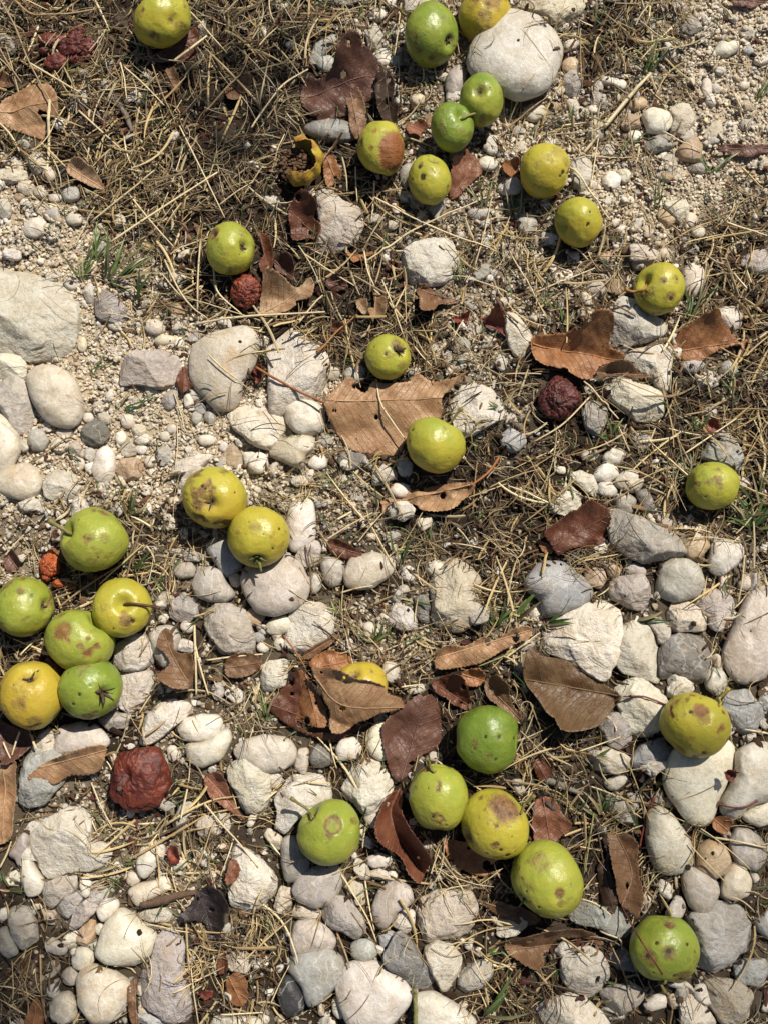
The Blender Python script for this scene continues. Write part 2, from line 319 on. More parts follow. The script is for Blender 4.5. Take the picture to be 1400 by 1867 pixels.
# ------------------------------------------------------------------ stones: tile | colour | shape | outline or e cx cy rx ry [rot]
# colour w white, c cream, g grey, d dark grey, b bluish grey, k charcoal, t brownish, p pinkish grey; upper case: stained with rust
# shape r rounded, a angular, f flat and rough
STONES = """
P w r 853 105 865 70 890 40 920 20 945 17 985 32 1010 62 1026 95 1020 125 1000 160 970 180 940 187 915 170 880 155 857 130
D w f -60 150 0 80 60 40 180 35 290 90 360 160 410 260 420 370 410 470 380 560 310 600 220 590 140 600 60 560 -60 540
A c a 140 830 200 800 260 850 250 900 190 930
A c r e 265 930 35 40
A w r e 195 1215 65 50 15
A w a e 25 1110 45 60
A w r e 400 1165 45 35
A w r e 640 1175 30 35
A c a e 145 1000 50 40
A c r e 220 1020 42 36
A g a e 375 1035 55 45
A c r e 295 1055 35 25
A T r e 105 1050 30 20
A w a e 80 1350 42 40
A g a e 560 1330 45 40
A c f e 50 935 110 34
B b a 300 330 340 240 420 170 460 200 430 260 370 300 340 350
B b r e 395 340 50 40
B w a 600 160 650 125 695 190 680 245 620 250
B w r e 700 320 36 32
B g r e 760 325 28 25
B w r e 495 115 25 18
B w r e 210 240 30 20
B w a e 870 20 90 60
B p r e 1080 440 50 85 -10
B C f 340 1010 400 1000 470 1060 560 1100 590 1180 560 1280 420 1350 330 1340 360 1200 345 1100
E w f 775 20 850 -50 960 -70 1060 -50 1105 30 1080 120 1030 160 900 190 830 150 800 90
B w r e 1250 870 52 36
B c a e 650 1165 60 30
B g r e 1380 1000 45 45
B g f e 470 0 100 38
B d r e 430 700 150 60
B c r e 880 530 35 30
B w r e 780 530 22 30
B c r e 740 1200 35 25
C c f 40 -60 440 -60 430 20 380 80 270 130 200 100 120 60 60 30
C t r e 345 350 45 45
C g a 290 430 370 370 400 440 385 515 330 500
C p a 450 560 490 410 520 470 500 560
C c r e 355 240 48 26 10
C w r 730 610 780 575 860 600 895 660 840 710 760 700
C c a 870 590 930 540 1000 560 1005 640 950 720 880 700 890 650
C g a 730 790 770 730 850 700 905 760 880 790 790 815
C t a 590 650 650 605 710 620 725 670 640 690
C w r e 690 725 38 32
C w r 1115 270 1140 220 1180 235 1210 222 1240 230 1240 270 1180 300 1120 295
C g a 935 140 990 85 1050 120 1050 150 990 185 940 165
C c a e 775 115 30 25
C c r e 1070 470 28 60
C T r e 705 555 50 30 15
C w a 350 860 390 820 455 870 455 940 420 1030 360 990
C w a 600 900 665 890 670 940 640 980 600 950
C w r e 565 960 50 50
C c a e 545 800 45 35
C T r 920 790 1000 720 1045 780 1030 860 930 850
C C a 1060 700 1110 640 1155 650 1125 720 1160 760 1100 780
C w a 850 1080 960 1060 980 1130 920 1180 850 1110
C T a 810 1130 860 1110 920 1170 860 1210 820 1180
C c r e 990 1170 32 40
C c r e 1025 1235 38 32
C w r e 840 825 24 24
C w r e 20 1000 60 40
C g r e 115 1190 50 60
C c a 660 1310 760 1330 820 1370 800 1410 660 1400
C c r e 155 600 60 45 10
C T a e 270 565 35 25
C c r e 850 1350 35 30
C t a e 540 1370 50 30
C w r e 1270 455 28 20
C w a e 1145 375 32 24
C w r e 470 580 28 22
C g r e 65 700 32 26
C t a e 860 940 42 30
C w a e 270 490 32 24
C c a e 355 560 42 36
C b r e 1290 270 32 20
C g a e 1020 900 52 32
D w a 0 545 60 540 120 555 140 600 135 670 60 670 0 665 -40 600
D p f 0 680 60 665 120 680 150 720 165 800 180 880 140 990 90 960 50 880 0 830 -60 760
D C r 145 660 190 610 290 605 370 640 420 710 440 800 430 900 370 935 280 925 220 870 180 790
D c r 0 860 50 910 100 980 100 1060 60 1140 0 1180 -60 1100 -60 900
D C r 0 1180 60 1140 140 1120 200 1160 220 1230 200 1290 110 1310 30 1290 -30 1240
D w f 220 1280 250 1190 310 1165 400 1190 440 1260 400 1320 300 1320
D w a e 165 1340 70 40 10
D w f 370 1400 400 1290 450 1310 490 1400 440 1450
D p a 505 260 560 210 610 230 670 300 660 370 600 375 520 340
D w a 440 210 490 155 500 210 500 280 460 260
D c r e 825 398 54 40 -15
D c r e 885 470 65 28 5
D w a e 955 480 28 35
D g a 1000 460 1040 415 1080 430 1060 470 1020 485
D T a e 945 310 50 40
D P f 625 640 640 590 740 530 860 525 960 560 970 640 950 710 850 725 740 700 640 710
D C r 1010 600 1030 510 1100 450 1200 420 1300 400 1360 430 1390 500 1350 600 1290 690 1280 790 1220 840 1150 840 1100 780 1040 720 1010 670
D g f 860 790 900 735 950 740 940 800 890 860
D w r e 1005 788 27 42
D w r e 1045 755 35 36
D g a e 1065 835 35 35
D g r e 1120 880 30 40 20
D g r e 1050 880 30 35
D d a 435 960 490 870 520 860 560 920 590 960 570 1010 500 1030 440 1000
D c a 520 840 560 850 610 890 600 915 550 915 525 890
D c r e 683 900 38 40
D c a e 740 945 45 35
D w r e 645 985 32 38
D w a e 755 990 50 35
D w a e 685 1050 50 42 20
D w r e 755 1050 32 25
D w r 525 1060 570 1030 610 1070 610 1180 580 1225 520 1220 490 1160
D T a 620 1170 640 1100 730 1095 760 1130 740 1200 650 1220
D g f 840 1090 850 1040 915 1030 910 1110 880 1135 840 1130
D w f 895 1190 960 1110 1080 1080 1160 1070 1160 1150 1060 1150 1000 1180 970 1260 920 1270
D t f 1160 1110 1200 1060 1260 1020 1290 1100 1290 1160 1200 1130
D w r 1290 1070 1350 1060 1400 1110 1400 1150 1340 1180 1310 1140
D w f 1200 870 1300 800 1400 790 1480 830 1530 900 1500 1010 1440 1060 1320 1010 1250 940
D g r e 205 1000 55 55
D c a e 130 1030 35 40
D c a 365 1040 410 1000 440 1050 430 1085 380 1080
D w r e 430 1110 28 25
D c a e 340 960 45 35
D c r e 440 490 28 42
D c r e 880 980 28 28
D w r e 915 940 30 25
D c r e 800 1115 32 30
D w r e 1100 1000 50 30
D w r e 1190 1035 25 28
D c r e 470 880 28 30
D w a e 75 20 55 30
D c a e 800 735 28 28
E w a 55 390 130 380 230 400 300 440 390 510 410 590 400 690 350 780 270 790 190 830 150 895 100 880 90 760 90 640 80 520
E w r 175 830 210 785 280 780 350 810 388 870 375 940 310 970 240 960 195 910
E w a 1045 870 1060 780 1110 710 1200 695 1290 730 1350 820 1330 880 1250 930 1160 980 1080 960
E c r 90 1070 140 1000 260 975 325 990 320 1050 280 1080 270 1150 180 1120
E w r e 345 1118 50 42
E w a e 500 1135 35 32
E w r e 370 1030 30 18
E d f 445 1100 520 1060 630 1080 580 1140 500 1160
E g f e 390 1000 42 40
E c a e 255 1215 60 32
E w a 640 1190 700 1125 760 1160 765 1200 700 1230 640 1240
E b r 765 1130 800 1070 850 1130 840 1190 790 1190
E w r e 790 1265 60 40
E w a e 780 1370 80 48
E w r e 40 1125 52 56
E g a 1170 120 1200 75 1260 60 1275 95 1230 140 1180 160
E w r e 1260 137 20 18
F w f 0 320 60 350 140 430 140 520 80 560 20 500 0 420
F b r e 40 1000 68 66
E w a e 435 645 42 36
E g r e 545 650 55 52
E w a 830 640 860 600 910 600 880 650 835 690
E c a e 1345 270 50 36
F w f 540 310 640 240 800 330 880 350 860 430 780 470 660 500 630 550 570 510 550 420
F c r 940 90 990 65 1050 90 1060 150 1040 210 990 245 950 200
F c a 650 0 790 -10 820 50 740 100 690 90 670 50
F c a 430 180 500 150 540 200 500 240 450 230
F t a e 590 185 50 45
F w r 1095 335 1150 300 1220 290 1260 330 1250 390 1210 425 1150 380
F w a 635 570 690 520 780 490 860 480 890 520 880 620 850 750 820 740 790 680 700 620
F W a 510 680 580 655 660 690 760 720 830 750 840 860 780 895 700 890 640 840 560 780
F g a 410 870 430 800 480 780 540 830 540 900 500 985 440 960
F c r e 450 1078 50 33
F w r 525 1080 560 1045 620 1050 640 1080 600 1125 540 1130 520 1105
F w r 470 1180 520 1120 590 1140 600 1190 540 1230 480 1210
F w r 580 1220 620 1170 690 1160 735 1210 710 1270 650 1275 590 1245
F w r 490 1230 560 1220 600 1270 560 1305 500 1290
F g r 570 1290 660 1285 695 1320 670 1390 600 1380
F d r 690 1280 750 1260 795 1330 790 1390 740 1390
F w f 335 1190 400 1160 470 1190 490 1250 480 1310 400 1250
F w f 230 1380 250 1310 300 1230 360 1240 400 1290 405 1340 330 1400
F w r e 295 1160 30 20
F b a 1035 1090 1090 1010 1160 945 1220 990 1260 1100 1240 1170 1180 1130 1110 1110
F P f 1250 50 1300 0 1400 -10 1440 60 1400 120 1320 110
F g r e 1000 605 75 36
F g r e 1190 620 45 42
F c r e 1090 850 35 45
G p r 930 350 960 310 1020 310 1040 340 1030 385 970 395 935 380
G g a 975 260 1000 225 1060 230 1100 270 1060 300 990 300
G c a 1035 370 1060 330 1110 300 1115 340 1060 380
G g r 1025 430 1050 370 1120 335 1180 360 1210 420 1255 480 1200 510 1120 515 1050 480
G b r 1100 230 1160 170 1230 200 1290 260 1280 340 1200 385 1150 310
G c a 1215 380 1250 350 1285 390 1270 440 1230 430
H p r -60 400 -40 320 60 300 200 270 270 330 300 420 290 500 220 560 120 600 30 570 -30 500
G p f 1080 560 1150 520 1230 530 1300 560 1330 620 1360 720 1340 790 1250 800 1160 790 1110 700 1080 640
H T r e 12 600 58 44
G g f 905 560 940 500 980 470 1040 520 1050 590 990 635 920 600
G c a e 885 500 50 40
G w a 830 610 870 580 910 590 870 640
G g r 800 690 850 650 930 650 960 710 940 760 920 830 870 865 820 780
G w a 930 760 970 710 1040 740 1030 790 960 780
G w a 595 840 620 760 690 690 770 690 820 760 820 840 750 880 650 880
G w f 640 900 720 870 800 880 825 930 790 1000 740 1080 700 1110 640 1080 650 980
G g a 520 1150 600 1110 700 1110 680 1180 590 1200
G w a 740 1270 760 1150 840 1060 920 1035 1010 1060 1025 1100 930 1180 870 1230 790 1280
G w r 950 1190 980 1140 1080 1120 1160 1120 1185 1170 1150 1230 1060 1260 980 1245
G w r 985 1270 1060 1265 1160 1220 1210 1180 1225 1250 1180 1350 1080 1395 1010 1360
G w r 1245 1310 1290 1260 1400 1230 1540 1250 1570 1310 1560 1370 1500 1410 1400 1420 1300 1380
G w r 300 1220 330 1180 430 1160 510 1180 590 1250 570 1290 430 1320 310 1330
G c a 170 1310 200 1230 270 1190 290 1260 280 1340 180 1380
J b f 90 230 110 150 130 0 200 -80 330 -70 350 100 290 170 230 240 150 250
G w r 890 1290 930 1280 965 1320 950 1370 900 1360
G g r e 1160 990 35 50
G c r e 1000 650 36 35
H w a 230 280 260 230 345 180 365 240 345 320 280 330 235 310
H g r 365 310 400 280 480 310 492 370 460 420 420 440 385 410
H C r 495 360 530 290 640 255 740 290 750 340 700 400 640 440 560 450 500 430
H g r e 330 420 38 55
H w r 185 90 215 0 250 -30 320 -10 335 60 330 180 280 230 210 245 195 170
H w r 80 640 120 600 180 590 215 620 205 670 140 695 85 680
H W f 175 680 200 600 280 530 360 520 420 570 430 640 400 720 340 750 270 800 190 760
H g r 0 690 60 670 70 720 30 735
H c r e 145 740 28 35
H w r e 60 760 32 28
H w f 50 870 90 830 190 820 200 880 170 960 100 990 50 980
H W a 720 590 740 540 780 512 840 560 875 620 870 665 790 665 730 640
H C f 930 400 1000 330 1040 275 1100 280 1190 360 1210 440 1200 560 1140 660 1040 680 950 620 940 500
H d f 860 500 930 480 950 600 930 640 870 590
H p f 1110 560 1180 520 1245 560 1240 620 1170 640 1120 610
H w r 590 640 630 620 660 670 640 720 600 730
H w f 460 740 530 710 540 760 510 800
H w r e 735 890 45 55
H w a 810 980 910 950 915 1000 840 1010
H w a 735 30 850 0 860 60 800 95 740 70
H c a 860 100 890 60 955 60 950 110 900 145
H w a e 1030 215 30 18
H w r 445 1300 470 1250 540 1240 580 1290 560 1350 460 1360
H d a 305 1340 350 1270 410 1300 425 1370 370 1400 320 1390
H c r 225 1400 250 1300 300 1295 300 1370 280 1440
H w r 605 1250 650 1160 720 1160 730 1340 690 1360 620 1320
K w f 480 150 530 30 620 -30 700 0 750 80 740 190 700 270 650 310 570 270 500 210
K w f 120 190 180 90 260 65 370 65 415 120 420 210 380 290 250 300 170 400 120 360 140 270
J w a 1220 30 1300 -20 1430 60 1440 170 1400 260 1330 320 1280 220 1230 110
K w f 90 40 160 30 155 110 90 160
K g r 160 420 200 400 270 430 300 520 300 600 250 640 180 640 160 550
K p r 215 680 260 600 350 560 450 555 480 610 460 690 420 760 330 775 250 740
K p a 375 800 440 720 500 730 570 800 600 870 600 930 540 945 450 900 390 860
K c a 215 790 250 755 360 790 360 840 220 840
K p r 205 950 240 860 330 845 400 890 440 950 420 1010 330 1020 220 1040
K b r 190 1090 260 1020 400 1000 480 1060 480 1110 440 1200 370 1270 300 1310 270 1200 220 1150
K k r 140 1220 180 1140 230 1170 275 1260 270 1330 200 1370 150 1300
K b r e 595 1010 75 58
K w r 445 1180 480 1110 570 1065 680 1080 780 1140 845 1220 830 1300 780 1370 700 1420 520 1420 460 1300
K w r 425 1280 450 1240 490 1340 470 1380 430 1340
K p r 640 780 680 690 760 640 840 680 850 750 770 800 735 850 710 900 660 870
K w a 735 860 800 785 860 800 855 900 820 920 760 880
K b a 670 930 700 905 765 910 740 960 700 1000 680 980
K d a 705 1030 750 940 790 900 850 960 900 1050 960 1110 960 1180 900 1225 830 1200 760 1120 715 1090
K c f 865 780 890 720 960 690 1080 680 1160 680 1190 790 1160 900 1100 930 970 970 900 960 870 870
K w a 915 1000 980 965 1060 980 1110 1050 1095 1130 1020 1225 960 1140 930 1070
K g a 1090 1150 1130 1110 1200 1070 1270 1065 1275 1130 1230 1190 1150 1235 1095 1200
K w r 870 1240 960 1230 1060 1290 1150 1350 1200 1420 1030 1460 870 1420
K c a 530 560 560 520 610 550 640 640 560 620
K c a 620 590 670 570 730 600 720 630 640 630
K w r 620 510 680 490 750 520 720 560 640 570 600 530
K c a 505 700 530 640 590 660 600 770 540 760
K w r e 937 445 34 25
K c a 50 380 90 360 160 400 150 490 100 440
J w f 1210 480 1260 440 1400 520 1480 640 1440 740 1330 830 1240 820 1220 700 1250 600
K c f 110 800 150 670 210 680 210 790 150 830
L w a -30 820 120 830 110 880 40 940 -40 930
I g a 525 10 580 0 640 50 720 70 850 120 930 190 975 265 930 285 820 290 740 320 640 280 560 210 545 120
I c f 770 60 790 40 910 95 905 122 850 115
I t r 945 220 1000 180 1080 190 1080 230 1020 300 970 280
I w r 1080 300 1100 210 1160 190 1240 205 1272 250 1230 320 1150 378 1090 350
I t r 420 360 470 325 520 340 540 400 500 450 440 420
I T r 470 300 540 290 610 340 610 380 560 390 530 340
I p r 635 330 690 310 750 350 740 380 650 370
I p a 550 420 580 385 730 378 765 440 770 520 740 568 660 545 570 500
I g r 810 450 830 340 880 295 960 295 1030 340 1050 420 1010 490 900 510 830 480
I p f 975 500 1050 440 1130 445 1200 490 1218 540 1200 600 1160 680 1090 660 1080 600 1020 520
I c a 870 570 900 520 960 510 1010 545 1080 610 1075 660 1020 675 900 670 870 620
I B r 100 400 180 310 300 300 400 370 465 430 470 480 440 530 300 580 200 600 190 500 110 460
I w f 170 760 200 660 300 580 440 520 540 505 610 570 625 740 600 840 560 900 540 960 450 890 330 830
I w a 595 850 610 740 625 640 710 620 760 660 810 720 825 800 820 945 760 930 680 910 620 890
I p a 750 620 810 600 880 660 860 720 820 750 800 690
I d f 825 780 880 700 960 685 1040 700 1080 780 1095 850 1030 960 960 920 900 900 830 950
I w a 865 970 930 905 990 950 1010 990 940 1010 870 1030
I g r e 1118 940 62 70
I p r 1150 800 1180 700 1240 580 1300 470 1380 430 1460 440 1480 700 1460 860 1380 920 1260 950 1180 890
I w f 580 980 620 930 720 915 800 960 860 1030 860 1100 840 1180 760 1240 690 1240 630 1150 600 1080
I g a 500 1180 530 1120 600 1110 650 1160 675 1250 620 1300 550 1280
I b a 1150 1060 1200 1000 1290 990 1340 1050 1380 1130 1300 1225 1220 1190 1190 1110
I b a 1350 1040 1400 980 1440 1100 1380 1100
I b a 670 1350 720 1280 850 1240 900 1310 850 1390 700 1410
I c a 440 1310 540 1290 640 1330 690 1380 600 1430 470 1410
L w r 835 100 860 0 900 -80 1080 -120 1190 -110 1230 -60 1200 60 1140 200 1090 340 1000 360 930 260 860 170
L w r 1140 220 1190 150 1220 60 1220 -50 1290 -90 1420 -90 1450 60 1440 200 1280 240 1220 320 1160 290
L w r 1255 290 1300 240 1400 220 1440 320 1350 350 1280 320
L w r 755 260 810 235 880 280 960 380 1000 460 995 560 940 600 840 605 780 540 750 420
L T r 1030 470 1080 425 1160 450 1200 530 1170 590 1110 625 1020 580
L g r 1195 430 1230 365 1300 370 1370 430 1380 520 1330 580 1240 550 1200 480
L c r 1160 620 1210 545 1270 560 1310 640 1290 710 1220 740 1150 710
L p r 945 620 980 575 1040 580 1110 630 1130 690 1090 790 1040 815 980 770 950 690
L g f 930 850 970 800 1080 790 1140 740 1220 760 1280 810 1330 920 1350 1000 1240 1060 1130 1110 1050 1160 1020 1110 1010 960
L b r 1330 860 1390 800 1440 850 1420 960 1350 910
L b a 1220 1090 1270 1060 1390 1060 1400 1150 1350 1200 1240 1180
L C f 1040 1210 1110 1170 1230 1170 1320 1230 1310 1320 1240 1390 1150 1400 1090 1300
L w f 930 1260 990 1245 1060 1300 1130 1400 1040 1440 940 1420
L w a 805 680 830 630 880 660 890 745 840 720
L b f 330 780 400 740 500 770 600 780 660 850 670 970 560 930 450 880 360 850
L w f 295 1080 330 1020 420 980 500 1010 545 1090 550 1150 510 1220 430 1265 340 1210 305 1150
L w a 255 1020 310 955 370 980 310 1050
L d a 550 1040 620 1000 700 1050 680 1120 600 1110
L g a 515 1240 560 1200 680 1190 740 1230 700 1290 590 1350 530 1290
L w f 125 1400 200 1300 330 1240 420 1260 500 1320 580 1420 350 1460
L g a 530 200 600 170 680 260 690 340 640 350 560 280
L c a 640 170 700 180 730 240 690 270
L w r 520 120 590 75 660 90 600 150 560 160
L g r 30 100 90 100 110 170 60 190
L w a 700 30 740 -10 860 0 820 40 760 75
L g r 770 190 830 145 845 200 800 230
L w r 730 1290 800 1240 860 1260 850 1310 760 1330
J w f 155 480 160 400 220 320 300 260 370 225 460 260 480 340 480 430 540 430 610 480 560 540 540 570 470 605 330 610 250 640 200 580
J w r 105 540 150 490 180 560 245 645 220 700 150 715 125 630
J p r 50 500 110 400 160 370 150 470 100 530 90 590
J w a 55 600 100 575 125 620 130 670 70 640
J p a 235 760 245 650 330 620 415 620 400 690 330 740 280 785
J g a 300 790 350 720 430 690 440 740 400 800 350 850
J w r 425 650 450 610 485 640 480 710 450 735
J p a 475 710 520 650 580 690 560 750 500 760 480 740
J p a 370 880 400 790 460 740 540 730 510 800 430 880 370 910
J w r 515 800 550 740 620 735 635 770 600 840 550 855
J w a 330 950 360 920 420 900 420 990 370 1000
J T a 415 920 450 870 510 830 505 940 470 975 420 970
J w r 505 880 540 860 560 890 540 930 510 920
J g r 240 980 280 940 360 990 350 1030 300 1030 250 1010
J w r 385 1060 410 1000 460 990 510 1040 490 1080 430 1115 390 1090
J c r e 375 1145 42 52
J C r 270 1300 310 1240 370 1230 410 1290 405 1360 350 1400 280 1370
J w r e 285 1225 35 40
J Y r 425 1150 460 1100 520 1090 610 1130 690 1190 680 1270 640 1350 560 1395 490 1370 430 1290
J w r 525 1000 560 890 620 800 660 790 720 840 820 920 820 980 790 1050 700 1080 590 1070 530 1050
J p f 830 960 860 905 940 900 985 960 985 1060 1000 1180 1025 1290 1020 1400 900 1400 810 1330 730 1280 720 1170 800 1090
J W r 735 530 760 450 810 430 870 450 870 520 820 580 770 625 740 580
J c r 670 640 690 590 740 600 750 640 700 670
J c r 680 690 760 650 840 640 870 700 800 740 740 770
J w r 830 620 900 620 915 680 860 705
J g r 925 330 960 240 1010 220 1050 260 1000 300 1010 350 960 385
J c a 1050 330 1100 290 1190 320 1180 380 1120 430 1060 400
J w a 50 790 100 780 170 790 190 880 200 960 130 1000 80 930
J g r 0 900 40 880 80 950 100 1020 40 1050 0 1010
J w a 0 790 40 780 40 840 0 870
J w a 720 830 780 790 870 780 915 810 900 860 780 850
J b f 720 1340 800 1340 860 1370 900 1410 740 1410
J w a 1060 1400 1100 1370 1300 1360 1400 1380 1400 1440
J c f 1180 1050 1290 990 1340 1080 1300 1140 1220 1110
"""
